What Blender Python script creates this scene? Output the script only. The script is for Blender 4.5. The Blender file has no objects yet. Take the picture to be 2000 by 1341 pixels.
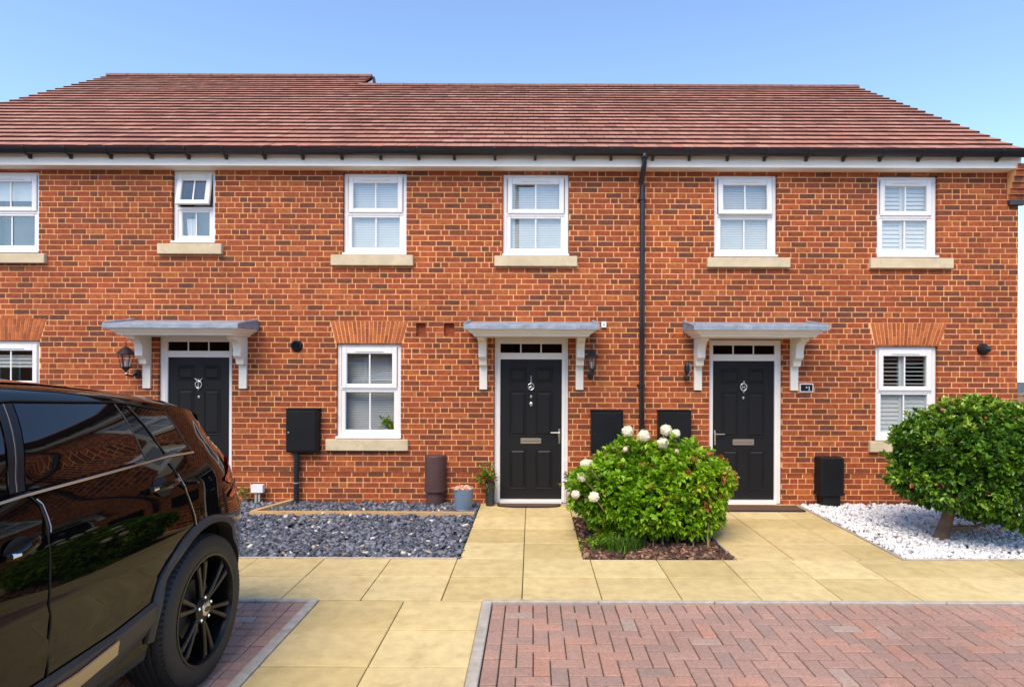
import bpy, math, random
import numpy as np
from mathutils import Vector, Matrix
R = math.radians
rng = random.Random(7)
nr = np.random.RandomState(11)
scene = bpy.context.scene

# ---------------------------------------------------------------- camera, sky, sun, exposure
F, CX, CY, H, YW = 1190.0, 1040.0, 720.0, 1.84, 8.32     # focal length (px of 2000), principal point, eye height, wall plane
ROLL = R(0.2)
cd = bpy.data.cameras.new('camera'); cam = bpy.data.objects.new('camera', cd)
scene.collection.objects.link(cam); scene.camera = cam
cd.sensor_fit = 'HORIZONTAL'; cd.sensor_width = 36; cd.lens = 36*F/2000
cd.shift_x = (1000-CX)/2000; cd.shift_y = (CY-670.5)/2000
cd.clip_end = 500; cd.clip_start = 0.05
cr, sr = math.cos(ROLL), math.sin(ROLL)
cam.matrix_world = Matrix(((cr, -sr, 0, 0), (0, 0, -1, 0), (sr, cr, 0, H), (0, 0, 0, 1)))

world = bpy.data.worlds.new('World'); scene.world = world; world.use_nodes = True
SUN_EL, SUN_ROT = R(52), R(200)
nt = world.node_tree
bg = nt.nodes['Background']; sky = nt.nodes.new('ShaderNodeTexSky')
sky.sky_type = 'NISHITA'; sky.sun_disc = False
sky.sun_elevation = SUN_EL; sky.sun_rotation = SUN_ROT
sky.air_density = 1.0; sky.dust_density = 0.1; sky.ozone_density = 2.6
nt.links.new(sky.outputs[0], bg.inputs[0]); bg.inputs[1].default_value = 0.15
ld = bpy.data.lights.new('sun', 'SUN'); sun = bpy.data.objects.new('sun', ld); scene.collection.objects.link(sun)
ld.energy = 2.2; ld.angle = R(38); ld.color = (1, 0.82, 0.60)
sd = Vector((math.sin(SUN_ROT)*math.cos(SUN_EL), math.cos(SUN_ROT)*math.cos(SUN_EL), math.sin(SUN_EL)))
sun.rotation_euler = sd.to_track_quat('Z', 'Y').to_euler()
sun.location = (-3, -6, 12)
scene.view_settings.view_transform = 'Standard'; scene.view_settings.look = 'None'
scene.view_settings.gamma = 1; scene.view_settings.exposure = 1.02
scene.cycles.max_bounces = 8; scene.cycles.transparent_max_bounces = 16

# ---------------------------------------------------------------- pixel -> world
def ray(px, py):
    u, v = (px-CX)/F, (CY-py)/F
    return (u*cr - v*sr, u*sr + v*cr)        # x, z per metre of depth
def at(px, py, Y=YW):
    a, b = ray(px, py); return (a*Y, b*Y+H)
def gnd(px, py, z=0.0):
    a, b = ray(px, py); Y = (z-H)/b; return (a*Y, Y)
def rect(x0, y0, x1, y1, Y=YW):
    cx, cz = at((x0+x1)/2, (y0+y1)/2, Y); w = (x1-x0)*Y/F/2; h = (y1-y0)*Y/F/2
    return (cx-w, cx+w, cz-h, cz+h)

# ---------------------------------------------------------------- materials
def pm(name, col, rough=0.6, metal=0.0, var=0.0, vscale=6.0, bump=0.0, bscale=60.0, ramp=None, spec=0.5,
       coat=0.0, stain=None, trans=0.0, stretch=None, wash=0.0):
    m = bpy.data.materials.new(name); m.use_nodes = True
    t = m.node_tree; N = t.nodes; L = t.links; b = N['Principled BSDF']
    b.inputs['Roughness'].default_value = rough; b.inputs['Metallic'].default_value = metal
    b.inputs['Specular IOR Level'].default_value = spec
    if coat: b.inputs['Coat Weight'].default_value = coat; b.inputs['Coat Roughness'].default_value = 0.02
    geo = N.new('ShaderNodeNewGeometry'); vec = geo.outputs['Position']
    if stretch:
        mp = N.new('ShaderNodeMapping'); mp.inputs['Scale'].default_value = stretch
        L.new(vec, mp.inputs[0]); vec = mp.outputs[0]
    if ramp:
        at_ = N.new('ShaderNodeAttribute'); at_.attribute_name = 'rnd'
        cr_ = N.new('ShaderNodeValToRGB'); L.new(at_.outputs['Fac'], cr_.inputs[0])
        e = cr_.color_ramp.elements
        e[0].position, e[0].color = ramp[0][0], (*ramp[0][1], 1); e[1].position, e[1].color = ramp[1][0], (*ramp[1][1], 1)
        for p, c in ramp[2:]:
            k = e.new(p); k.color = (*c, 1)
        out = cr_.outputs[0]
    else:
        rgb = N.new('ShaderNodeRGB'); rgb.outputs[0].default_value = (*col, 1); out = rgb.outputs[0]
    if var:
        no = N.new('ShaderNodeTexNoise'); no.inputs['Scale'].default_value = vscale; no.inputs['Detail'].default_value = 6
        L.new(vec, no.inputs['Vector'])
        mr = N.new('ShaderNodeMapRange'); mr.inputs[1].default_value = 0.25; mr.inputs[2].default_value = 0.75
        mr.inputs[3].default_value = 1-var; mr.inputs[4].default_value = 1+var; L.new(no.outputs['Fac'], mr.inputs[0])
        mx = N.new('ShaderNodeVectorMath'); mx.operation = 'SCALE'; L.new(out, mx.inputs[0]); L.new(mr.outputs[0], mx.inputs['Scale'])
        out = mx.outputs[0]
    if stain:                       # (colour, scale, amount)
        no = N.new('ShaderNodeTexNoise'); no.inputs['Scale'].default_value = stain[1]; no.inputs['Detail'].default_value = 8
        no.inputs['Roughness'].default_value = 0.7; L.new(vec, no.inputs['Vector'])
        mr = N.new('ShaderNodeMapRange'); mr.inputs[1].default_value = 0.52; mr.inputs[2].default_value = 0.75
        mr.inputs[4].default_value = stain[2]; L.new(no.outputs['Fac'], mr.inputs[0])
        mx = N.new('ShaderNodeMixRGB'); mx.inputs[2].default_value = (*stain[0], 1)
        L.new(mr.outputs[0], mx.inputs[0]); L.new(out, mx.inputs[1]); out = mx.outputs[0]
    if wash:                        # slow weathering over metres
        no = N.new('ShaderNodeTexNoise'); no.inputs['Scale'].default_value = 0.9; no.inputs['Detail'].default_value = 5
        L.new(geo.outputs['Position'], no.inputs['Vector'])
        mr = N.new('ShaderNodeMapRange'); mr.inputs[1].default_value = 0.3; mr.inputs[2].default_value = 0.7
        mr.inputs[3].default_value = 1-wash; mr.inputs[4].default_value = 1+wash; L.new(no.outputs['Fac'], mr.inputs[0])
        mx = N.new('ShaderNodeVectorMath'); mx.operation = 'SCALE'; L.new(out, mx.inputs[0]); L.new(mr.outputs[0], mx.inputs['Scale'])
        out = mx.outputs[0]
    L.new(out, b.inputs['Base Color'])
    if bump:
        no = N.new('ShaderNodeTexNoise'); no.inputs['Scale'].default_value = bscale; no.inputs['Detail'].default_value = 8
        L.new(vec, no.inputs['Vector'])
        bp = N.new('ShaderNodeBump'); bp.inputs['Strength'].default_value = min(1, bump); bp.inputs['Distance'].default_value = 0.01
        L.new(no.outputs['Fac'], bp.inputs['Height']); L.new(bp.outputs[0], b.inputs['Normal'])
    if trans:
        tr = N.new('ShaderNodeBsdfTranslucent'); L.new(out, tr.inputs[0])
        ms = N.new('ShaderNodeMixShader'); ms.inputs[0].default_value = trans
        L.new(b.outputs[0], ms.inputs[1]); L.new(tr.outputs[0], ms.inputs[2]); L.new(ms.outputs[0], N['Material Output'].inputs[0])
    return m

def glass_mat(name, tint=(0.97, 0.985, 0.98), base=0.12, rough=0.0, gl=(0.9, 0.95, 1.0)):
    m = bpy.data.materials.new(name); m.use_nodes = True; t = m.node_tree; N = t.nodes; L = t.links
    N.remove(N['Principled BSDF'])
    tr = N.new('ShaderNodeBsdfTransparent'); tr.inputs[0].default_value = (*tint, 1)
    g = N.new('ShaderNodeBsdfGlossy'); g.inputs['Roughness'].default_value = rough; g.inputs[0].default_value = (*gl, 1)
    lw = N.new('ShaderNodeLayerWeight'); lw.inputs[0].default_value = 0.5
    pw = N.new('ShaderNodeMath'); pw.operation = 'POWER'; pw.inputs[1].default_value = 5; L.new(lw.outputs['Facing'], pw.inputs[0])
    f = N.new('ShaderNodeMath'); f.operation = 'MULTIPLY'; f.inputs[1].default_value = 0.9; L.new(pw.outputs[0], f.inputs[0])
    ad = N.new('ShaderNodeMath'); ad.operation = 'ADD'; ad.use_clamp = True; ad.inputs[1].default_value = base
    L.new(f.outputs[0], ad.inputs[0])
    ms = N.new('ShaderNodeMixShader'); L.new(ad.outputs[0], ms.inputs[0]); L.new(tr.outputs[0], ms.inputs[1]); L.new(g.outputs[0], ms.inputs[2])
    L.new(ms.outputs[0], N['Material Output'].inputs[0]); return m

BRICK = [(0.0, (0.13, 0.042, 0.024)), (1.0, (0.40, 0.110, 0.027)), (0.04, (0.14, 0.042, 0.020)), (0.18, (0.20, 0.046, 0.017)), (0.42, (0.265, 0.053, 0.016)),
         (0.65, (0.325, 0.064, 0.019)), (0.88, (0.365, 0.080, 0.022))]
M = {}
M['brick'] = pm('red_brick', None, 0.85, var=0.34, vscale=26, bump=0.5, bscale=120, ramp=BRICK, wash=.13, stain=((0.16, 0.05, 0.03), 14, 0.45))
M['mortar'] = pm('buff_mortar', wash=.12, col=(0.82, 0.43, 0.18), rough=0.95, var=0.22, vscale=5, bump=0.3, bscale=200)
M['arch'] = pm('gauged_brick', None, 0.85, var=0.22, vscale=30, bump=0.4, bscale=150, ramp=[(0, (0.30, 0.07, 0.022)), (1, (0.50, 0.14, 0.04)), (0.5, (0.42, 0.105, 0.03))])
def brick_sheet():
    m = bpy.data.materials.new('side_brickwork'); m.use_nodes = True; t = m.node_tree; N = t.nodes; L = t.links
    b = N['Principled BSDF']; b.inputs['Roughness'].default_value = 0.9
    g = N.new('ShaderNodeNewGeometry'); sp = N.new('ShaderNodeSeparateXYZ'); L.new(g.outputs['Position'], sp.inputs[0])
    a = N.new('ShaderNodeMath'); a.operation = 'ADD'; L.new(sp.outputs[0], a.inputs[0]); L.new(sp.outputs[1], a.inputs[1])
    c = N.new('ShaderNodeCombineXYZ'); L.new(a.outputs[0], c.inputs[0]); L.new(sp.outputs[2], c.inputs[1])
    br = N.new('ShaderNodeTexBrick'); br.inputs['Scale'].default_value = 1; br.inputs['Brick Width'].default_value = .2202
    br.inputs['Row Height'].default_value = .0734; br.inputs['Mortar Size'].default_value = .005
    br.inputs['Color1'].default_value = (.43, .10, .034, 1); br.inputs['Color2'].default_value = (.25, .06, .025, 1); br.inputs['Mortar'].default_value = (.6, .32, .16, 1)
    L.new(c.outputs[0], br.inputs[0]); L.new(br.outputs[0], b.inputs['Base Color']); return m
M['sidebrick'] = brick_sheet()
M['stone'] = pm('cast_stone', (0.62, 0.52, 0.345), 0.85, var=0.12, vscale=5, bump=0.3, bscale=150, stain=((0.35, 0.27, 0.16), 9, 0.5))
M['white'] = pm('white_upvc', (0.82, 0.82, 0.81), 0.35, var=0.02)
M['trim'] = pm('white_painted_trim', (0.84, 0.80, 0.71), 0.5, var=0.05, vscale=4)
M['black'] = pm('black_plastic', (0.017, 0.018, 0.022), 0.38, var=0.2, vscale=8, spec=0.45)
M['meter'] = pm('black_meter_cabinet', (0.008, 0.009, 0.011), 0.5, spec=0.25, var=0.25, vscale=5)
M['gutter'] = pm('black_gutter_plastic', (0.008, 0.009, 0.014), 0.3, var=0.1, spec=0.6)
M['door'] = pm('charcoal_door', (0.0065, 0.007, 0.0085), 0.5, spec=0.35, var=0.15, vscale=4, bump=0.15, bscale=90, stretch=(1, 1, .1))
M['steel'] = pm('brushed_steel', (0.62, 0.60, 0.56), 0.28, metal=1.0)
M['chrome'] = pm('bright_chrome', (0.85, 0.85, 0.85), 0.08, metal=1.0)
M['lead'] = pm('lead_sheet', (0.24, 0.29, 0.36), 0.55, var=0.3, vscale=9, stain=((0.5, 0.5, 0.5), 13, 0.6), bump=0.3, bscale=20)
TILE = [(0, (0.29, 0.12, 0.085)), (1, (0.48, 0.25, 0.18)), (0.2, (0.36, 0.15, 0.10)), (0.5, (0.405, 0.175, 0.12)), (0.78, (0.43, 0.205, 0.145)), (0.9, (0.41, 0.14, 0.09))]
M['tile'] = pm('concrete_roof_tile', None, 0.8, var=0.2, vscale=22, bump=0.3, bscale=90, wash=.12, ramp=TILE, stain=((0.40, 0.35, 0.27), 17, 0.5))
M['tileshade'] = pm('shaded_tile_edge', (0.065, 0.018, 0.013), 0.9, var=0.2, vscale=20)  # shade between tile courses put into the edge colour
M['felt'] = pm('dark_underlay', (0.02, 0.012, 0.01), 0.95)
M['ridge'] = pm('ridge_tile', (0.20, 0.09, 0.07), 0.85, var=0.3, vscale=10)
M['glass'] = glass_mat('window_glass', base=0.10, gl=(1, .96, .9))
M['glass_low'] = glass_mat('lower_window_glass', tint=(0.93, 0.95, 0.95), base=0.07)
M['darkglass'] = glass_mat('fanlight_glass', tint=(0.3, 0.28, 0.27), base=0.02)
M['blind'] = pm('white_blind', (0.66, 0.66, 0.64), 0.6, var=0.03)
M['greyblind'] = pm('grey_blind', (0.62, 0.62, 0.62), 0.6, var=0.08)
M['room'] = pm('unlit_room_tone', (0.03, 0.024, 0.02), 0.9, var=0.5, vscale=2)  # unlit rooms put into a near-black backing colour
M['roomlight'] = pm('room_backdrop', (0.20, 0.22, 0.24), 0.9, var=0.3, vscale=2)
M['slab'] = pm('sandstone_flag', None, 0.8, wash=.10, var=0.13, vscale=9, bump=0.7, bscale=11,
               ramp=[(0, (0.545, 0.425, 0.185)), (1, (0.67, 0.545, 0.27)), (0.5, (0.61, 0.48, 0.225))], stain=((0.40, 0.26, 0.10), 5, 0.55))
M['joint'] = pm('joint_sand', (0.12, 0.085, 0.04), 0.95, var=0.4, vscale=9)
M['block'] = pm('block_paver', None, 0.85, wash=.12, var=0.22, vscale=60, bump=0.7, bscale=160,
                ramp=[(0, (0.34, 0.235, 0.195)), (1, (0.46, 0.285, 0.22)), (0.15, (0.37, 0.235, 0.19)), (0.45, (0.41, 0.252, 0.198)), (0.75, (0.44, 0.265, 0.203)), (0.95, (0.48, 0.255, 0.185)), (0.97, (0.40, 0.335, 0.285))],
                stain=((0.2, 0.15, 0.14), 12, 0.35))
M['moss'] = pm('mossy_joint_sand', (0.05, 0.055, 0.02), 0.95, var=0.7, vscale=25, stain=((0.10, 0.14, 0.02), 3, 0.8))
M['kerb'] = pm('concrete_kerb', (0.45, 0.41, 0.35), 0.9, var=0.2, vscale=14, bump=0.5, bscale=200, stain=((0.22, 0.21, 0.19), 10, 0.5))
M['earth'] = pm('bed_soil', (0.06, 0.035, 0.022), 0.95, var=0.5, vscale=30)
M['slatebed'] = pm('dark_stone_dust', (0.02, 0.022, 0.03), 0.95, var=0.4, vscale=30)
M['slate'] = pm('slate_chip', None, 0.6, var=0.15, vscale=60, bump=0.3, bscale=150,
                ramp=[(0, (0.045, 0.054, 0.075)), (1, (0.75, 0.70, 0.62)), (0.5, (0.10, 0.115, 0.15)), (0.955, (0.22, 0.24, 0.29)), (0.965, (0.30, 0.18, 0.12)), (0.98, (0.5, 0.45, 0.38))])
M['marble'] = pm('white_marble_chip', None, 0.7, ramp=[(0, (0.25, 0.24, 0.24)), (1, (0.86, 0.86, 0.87)), (0.05, (0.6, 0.6, 0.62)), (0.4, (0.8, 0.8, 0.82))])
M['marblebed'] = pm('dark_marble_gaps', (0.13, 0.12, 0.12), 0.95, var=0.4, vscale=40)  # bed darkened, shade in the gaps between chips put into its colour
M['bark'] = pm('bark_chip', None, 0.9, ramp=[(0, (0.035, 0.018, 0.012)), (1, (0.40, 0.23, 0.15)), (0.7, (0.115, 0.058, 0.036))])
M['timber'] = pm('sawn_timber', (0.56, 0.36, 0.17), 0.8, var=0.25, vscale=5, bump=0.3, bscale=40, stretch=(1, 8, 8), stain=((0.24, 0.13, 0.06), 6, 0.6))
M['tbark'] = pm('trunk_bark', (0.20, 0.13, 0.085), 0.9, var=0.35, vscale=12, bump=0.8, bscale=40)
M['twig'] = pm('dry_twig', (0.28, 0.19, 0.11), 0.9, var=0.3)
M['leafdark'] = pm('evergreen_leaf', None, 0.32, trans=0.18, spec=0.5,
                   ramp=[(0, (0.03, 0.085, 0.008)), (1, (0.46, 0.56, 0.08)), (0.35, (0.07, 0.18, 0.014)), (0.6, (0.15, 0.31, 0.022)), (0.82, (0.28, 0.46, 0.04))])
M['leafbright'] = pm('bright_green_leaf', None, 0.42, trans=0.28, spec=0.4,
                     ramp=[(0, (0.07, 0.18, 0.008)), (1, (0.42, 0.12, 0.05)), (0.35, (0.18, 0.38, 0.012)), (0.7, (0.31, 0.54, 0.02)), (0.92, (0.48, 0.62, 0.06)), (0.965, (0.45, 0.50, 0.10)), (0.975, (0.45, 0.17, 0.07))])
M['leafplant'] = pm('mixed_yellow_leaf', None, 0.5, trans=0.25, ramp=[(0, (0.06, 0.14, 0.02)), (1, (0.50, 0.20, 0.06)), (0.5, (0.20, 0.27, 0.03)), (0.8, (0.45, 0.36, 0.05))])
M['grassleaf'] = pm('grass_blade', None, 0.5, trans=0.25, ramp=[(0, (0.04, 0.12, 0.01)), (1, (0.16, 0.30, 0.03))])
M['hedge'] = pm('distant_leaf', None, 0.6, trans=0.2, ramp=[(0, (0.02, 0.06, 0.012)), (1, (0.08, 0.17, 0.03))])
M['petal'] = pm('cream_petal', (0.88, 0.84, 0.64), 0.6, var=0.06, vscale=60, trans=0.15)
M['rosepetal'] = pm('blush_petal', (0.86, 0.68, 0.58), 0.6, var=0.1, vscale=60)
M['brown'] = pm('brown_plastic', (0.085, 0.045, 0.045), 0.42, var=0.15, vscale=6)
M['bluepot'] = pm('blue_grey_glaze', (0.16, 0.235, 0.33), 0.4, var=0.06)
M['terracotta'] = pm('terracotta_chip', None, 0.85, var=0.1, ramp=[(0, (0.45, 0.18, 0.10)), (1, (0.85, 0.62, 0.45)), (0.5, (0.66, 0.36, 0.24))])
M['darkpot'] = pm('dark_grey_pot', (0.035, 0.037, 0.042), 0.5, var=0.2, vscale=20)
M['teal'] = pm('teal_bowl', (0.06, 0.12, 0.12), 0.4)
M['stripepot'] = pm('stone_pot', (0.40, 0.34, 0.30), 0.8, var=0.2, vscale=18, stain=((0.35, 0.12, 0.08), 5, 0.8))
M['mat'] = pm('brown_coir', (0.13, 0.065, 0.04), 0.95, var=0.3, vscale=60, bump=0.6, bscale=300)
M['matedge'] = pm('mat_rubber', (0.02, 0.015, 0.014), 0.8)
M['fence'] = pm('weathered_fence', (0.35, 0.23, 0.14), 0.85, var=0.25, vscale=8)
M['asphalt'] = pm('ground_asphalt', (0.07, 0.07, 0.07), 0.9, var=0.2, vscale=3)
M['lampglass'] = glass_mat('lantern_glass', tint=(0.8, 0.8, 0.8), base=0.12, gl=(1, 1, 1))
M['bulb'] = pm('lamp_bulb', (0.8, 0.78, 0.72), 0.3)
# car
M['paint'] = pm('black_car_paint', (0.002, 0.002, 0.0023), 0.02, spec=0.30)
M['carglass'] = pm('privacy_glass', (0.002, 0.002, 0.0023), 0.01, spec=0.75)
M['clad'] = pm('grey_cladding', (0.032, 0.030, 0.029), 0.5, var=0.1, vscale=20)
M['sillmetal'] = pm('satin_sill_insert', (0.45, 0.42, 0.38), 0.25, metal=1.0)
M['rubber'] = pm('tyre_rubber', (0.017, 0.017, 0.018), 0.6, var=0.2, vscale=15)
M['rim'] = pm('black_alloy', (0.006, 0.006, 0.007), 0.28, spec=0.35)
M['well'] = pm('wheel_well', (0.006, 0.006, 0.006), 0.9)
M['gap'] = pm('panel_gap', (0.001, 0.001, 0.001), 0.7)
M['redlens'] = pm('red_lens', (0.45, 0.01, 0.015), 0.1, coat=1.0)
M['clearlens'] = pm('clear_lens', (0.6, 0.6, 0.6), 0.1, coat=1.0)
M['sign'] = pm('sign_face', (0.01, 0.012, 0.03), 0.3)

# ---------------------------------------------------------------- object helpers
COL = scene.collection
def org(o):
    v = Vector((0, 0, 0))
    while o: v += o.location; o = o.parent
    return v
class MB:
    def __init__(s): s.v = []; s.f = []; s.r = []; s.m = []
    def add(s, vs, fs, r=None, m=0):
        b = len(s.v); s.v += [tuple(p) for p in vs]
        r = rng.random() if r is None else r
        for k, f in enumerate(fs): s.f.append(tuple(b+i for i in f)); s.r.append(r); s.m.append(m[k] if isinstance(m, (list, tuple)) else m)
    def box(s, x0, x1, y0, y1, z0, z1, r=None, m=0, bev=0.0):
        if bev:
            b = bev; x0, x1 = min(x0, x1), max(x0, x1); y0, y1 = min(y0, y1), max(y0, y1); z0, z1 = min(z0, z1), max(z0, z1)
            b = min(b, (x1-x0)*.45, (y1-y0)*.45, (z1-z0)*.45)
            V = []; ix = {}
            for a in range(3):
                for i in (0, 1):
                    for j in (0, 1):
                        for k in (0, 1):
                            p = [(x0+b, x1-b)[i], (y0+b, y1-b)[j], (z0+b, z1-b)[k]]
                            p[a] = ((x0, x1)[i], (y0, y1)[j], (z0, z1)[k])[a]
                            ix[(a, i, j, k)] = len(V); V.append(p)
            Fc = []
            g = lambda a, i, j, k: ix[(a, i, j, k)]
            for i in (0, 1):
                Fc.append([g(0, i, 0, 0), g(0, i, 1, 0), g(0, i, 1, 1), g(0, i, 0, 1)][::(1 if i else -1)])
                Fc.append([g(1, 0, i, 0), g(1, 0, i, 1), g(1, 1, i, 1), g(1, 1, i, 0)][::(1 if i else -1)])
                Fc.append([g(2, 0, 0, i), g(2, 1, 0, i), g(2, 1, 1, i), g(2, 0, 1, i)][::(1 if i else -1)])
            for i in (0, 1):
                for j in (0, 1):
                    Fc.append([g(0, i, j, 0), g(1, i, j, 0), g(1, i, j, 1), g(0, i, j, 1)])
                    Fc.append([g(0, i, 0, j), g(2, i, 0, j), g(2, i, 1, j), g(0, i, 1, j)])
                    Fc.append([g(1, 0, i, j), g(2, 0, i, j), g(2, 1, i, j), g(1, 1, i, j)])
                    for k in (0, 1): Fc.append([g(0, i, j, k), g(1, i, j, k), g(2, i, j, k)])
            s.add(V, Fc, r, m); return
        v = [(x0, y0, z0), (x1, y0, z0), (x1, y1, z0), (x0, y1, z0), (x0, y0, z1), (x1, y0, z1), (x1, y1, z1), (x0, y1, z1)]
        s.add(v, [(0, 3, 2, 1), (4, 5, 6, 7), (0, 1, 5, 4), (1, 2, 6, 5), (2, 3, 7, 6), (3, 0, 4, 7)], r, m)
    def ring(s, X0, X1, Z0, Z1, w, y0, y1, wt=None, wb=None, bev=0.004, m=0):   # rectangular frame facing -Y
        wt = w if wt is None else wt; wb = w if wb is None else wb
        s.box(X0, X0+w, y0, y1, Z0, Z1, m=m, bev=bev); s.box(X1-w, X1, y0, y1, Z0, Z1, m=m, bev=bev)
        s.box(X0+w-.0005, X1-w+.0005, y0+.0007, y1, Z1-wt, Z1, m=m, bev=bev); s.box(X0+w-.0005, X1-w+.0005, y0+.0007, y1, Z0, Z0+wb, m=m, bev=bev)
    def loft(s, rings, closed=True, caps=True, r=None, m=0):
        n = len(rings[0]); V = [p for q in rings for p in q]; Fc = []
        for i in range(len(rings)-1):
            for j in range(n if closed else n-1):
                a = i*n+j; b = i*n+(j+1) % n; Fc.append((a, b, b+n, a+n))
        if caps: Fc.append(tuple(range(n))[::-1]); Fc.append(tuple((len(rings)-1)*n+i for i in range(n)))
        s.add(V, Fc, r, m)
    def tube(s, pts, rad, n=10, caps=True, r=None, m=0):
        pts = [Vector(p) for p in pts]; rings = []
        rad = rad if isinstance(rad, (list, tuple)) else [rad]*len(pts)
        up = None
        for i, p in enumerate(pts):
            d = (pts[min(i+1, len(pts)-1)]-pts[max(i-1, 0)]).normalized()
            if up is None: up = Vector((0, 0, 1)) if abs(d.z) < .9 else Vector((1, 0, 0))
            a = d.cross(up).normalized(); b = a.cross(d).normalized(); up = b
            rings.append([p+(a*math.cos(t)+b*math.sin(t))*rad[i] for t in [2*math.pi*k/n for k in range(n)]])
        s.loft(rings, True, caps, r, m)
    def lathe(s, prof, c, n=24, axis='Z', r=None, m=0, caps=True):
        rings = []
        for (rr, h) in prof:
            q = []
            for k in range(n):
                t = 2*math.pi*k/n; a, b = rr*math.cos(t), rr*math.sin(t)
                q.append({'Z': (c[0]+a, c[1]+b, c[2]+h), 'Y': (c[0]+a, c[1]+h, c[2]+b), 'X': (c[0]+h, c[1]+a, c[2]+b)}[axis])
            rings.append(q)
        s.loft(rings, True, caps, r, m)
    def prism(s, pts, a, b, axis='X', r=None, m=0):   # pts in the plane normal to axis
        mk = {'X': lambda p, t: (t, p[0], p[1]), 'Y': lambda p, t: (p[0], t, p[1]), 'Z': lambda p, t: (p[0], p[1], t)}[axis]
        s.loft([[mk(p, a) for p in pts], [mk(p, b) for p in pts]], True, True, r, m)
    def build(s, name, mats, parent=None, smooth=False, fix=True):
        me = bpy.data.meshes.new(name); o = bpy.data.objects.new(name, me); COL.objects.link(o)
        og = org(parent)
        me.from_pydata([(p[0]-og.x, p[1]-og.y, p[2]-og.z) for p in s.v], [], s.f)
        for m in (mats if isinstance(mats, (list, tuple)) else [mats]): me.materials.append(M[m])
        me.polygons.foreach_set('material_index', s.m)
        at_ = me.attributes.new('rnd', 'FLOAT', 'FACE'); at_.data.foreach_set('value', s.r)
        if fix:
            import bmesh
            bm = bmesh.new(); bm.from_mesh(me); bmesh.ops.recalc_face_normals(bm, faces=bm.faces); bm.to_mesh(me); bm.free()
        if smooth:
            me.polygons.foreach_set('use_smooth', [True]*len(me.polygons))
            try: me.set_sharp_from_angle(angle=R(38))
            except Exception: pass
        o.parent = parent; return o
def fast(name, V, Fc, rnd, mat, parent=None, k=None):
    me = bpy.data.meshes.new(name); o = bpy.data.objects.new(name, me); COL.objects.link(o)
    og = org(parent); V = np.asarray(V, float) - np.array([og.x, og.y, og.z]); Fc = np.asarray(Fc)
    n, k = Fc.shape
    me.vertices.add(len(V)); me.vertices.foreach_set('co', V.ravel())
    me.loops.add(n*k); me.loops.foreach_set('vertex_index', Fc.ravel().astype(np.int32))
    me.polygons.add(n); me.polygons.foreach_set('loop_start', np.arange(0, n*k, k, dtype=np.int32))
    me.update(calc_edges=True); me.validate()
    me.materials.append(M[mat]); a = me.attributes.new('rnd', 'FLOAT', 'FACE'); a.data.foreach_set('value', np.asarray(rnd, float))
    o.parent = parent; return o
def empty(name, loc, label, cat, group=None):
    o = bpy.data.objects.new(name, None); COL.objects.link(o); o.location = loc; o.empty_display_size = .2
    o['label'] = label; o['category'] = cat
    if group: o['group'] = group
    return o
def tag(o, label, cat, group=None, kind=None):
    o['label'] = label; o['category'] = cat
    if group: o['group'] = group
    if kind: o['kind'] = kind
    return o
def struct(o): o['kind'] = 'structure'; return o
# ---------------------------------------------------------------- ground
Y_PATH = 5.90            # back edge of the public footway
mb = MB(); mb.add([(-80, -60, -.06), (80, -60, -.06), (80, 120, -.06), (-80, 120, -.06)], [(0, 1, 2, 3)])
struct(mb.build('ground', 'asphalt'))
def slabs(name, X0, X1, Y0, Y1, xs, ys, seed, zj=-.03, z=0):
    r = random.Random(seed); mb = MB()
    mb.add([(X0, Y0, zj), (X1, Y0, zj), (X1, Y1, zj), (X0, Y1, zj)], [(0, 1, 2, 3)], m=1)
    xs = sorted([X0]+[x for x in xs if X0+.02 < x < X1-.02]+[X1]); ys = sorted([Y0]+[y for y in ys if Y0+.02 < y < Y1-.02]+[Y1])
    for i in range(len(xs)-1):
        for j in range(len(ys)-1):
            g = .0038; gy_ = .0075; dz = r.uniform(-.0015, .0015)
            mb.box(xs[i]+g, xs[i+1]-g, ys[j]+gy_, ys[j+1]-gy_, -.05, z+dz, r=r.random(), bev=.004)
    return struct(mb.build(name, ['slab', 'joint']))
X_L = gnd(943, 1173)[0]     # left side of the right-hand kerb
YK = gnd(1022, 1172)[1]      # footway front edge
xj = [gnd(p, 1091)[0] for p in (270, 420, 551, 650, 772, 896, 1023, 1150, 1281, 1428, 1577, 1726, 1876)]
xj = [xj[6]+.642*k for k in range(-18, 18)]
slabs('footway_paving', -9.5, 9.5, YK, Y_PATH, xj, [gnd(1022, 1126)[1]], 1)
yr = [gnd(1030, p)[1] for p in (1010.7, 1032, 1060, 991)]
slabs('garden_path', -.70, .50, Y_PATH+.003, YW+.03, [-.08], yr, 2)
slabs('side_garden_path', 1.99, 3.60, Y_PATH+.003, YW+.03, [2.54, 3.19], yr, 3)
slabs('cross_path', .503, 1.987, 7.55, YW+.03, [1.1], [8.0], 4)
XK0 = gnd(622, 1173)[0]
lowy = [gnd(900, p)[1] for p in (1228.8, 1300.6)]; dy = lowy[0]-lowy[1]
slabs('driveway_path', XK0, X_L, .2, YK-.003, [gnd(789, 1173)[0]], [lowy[0]-.535*k for k in range(9)], 5)
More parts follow.
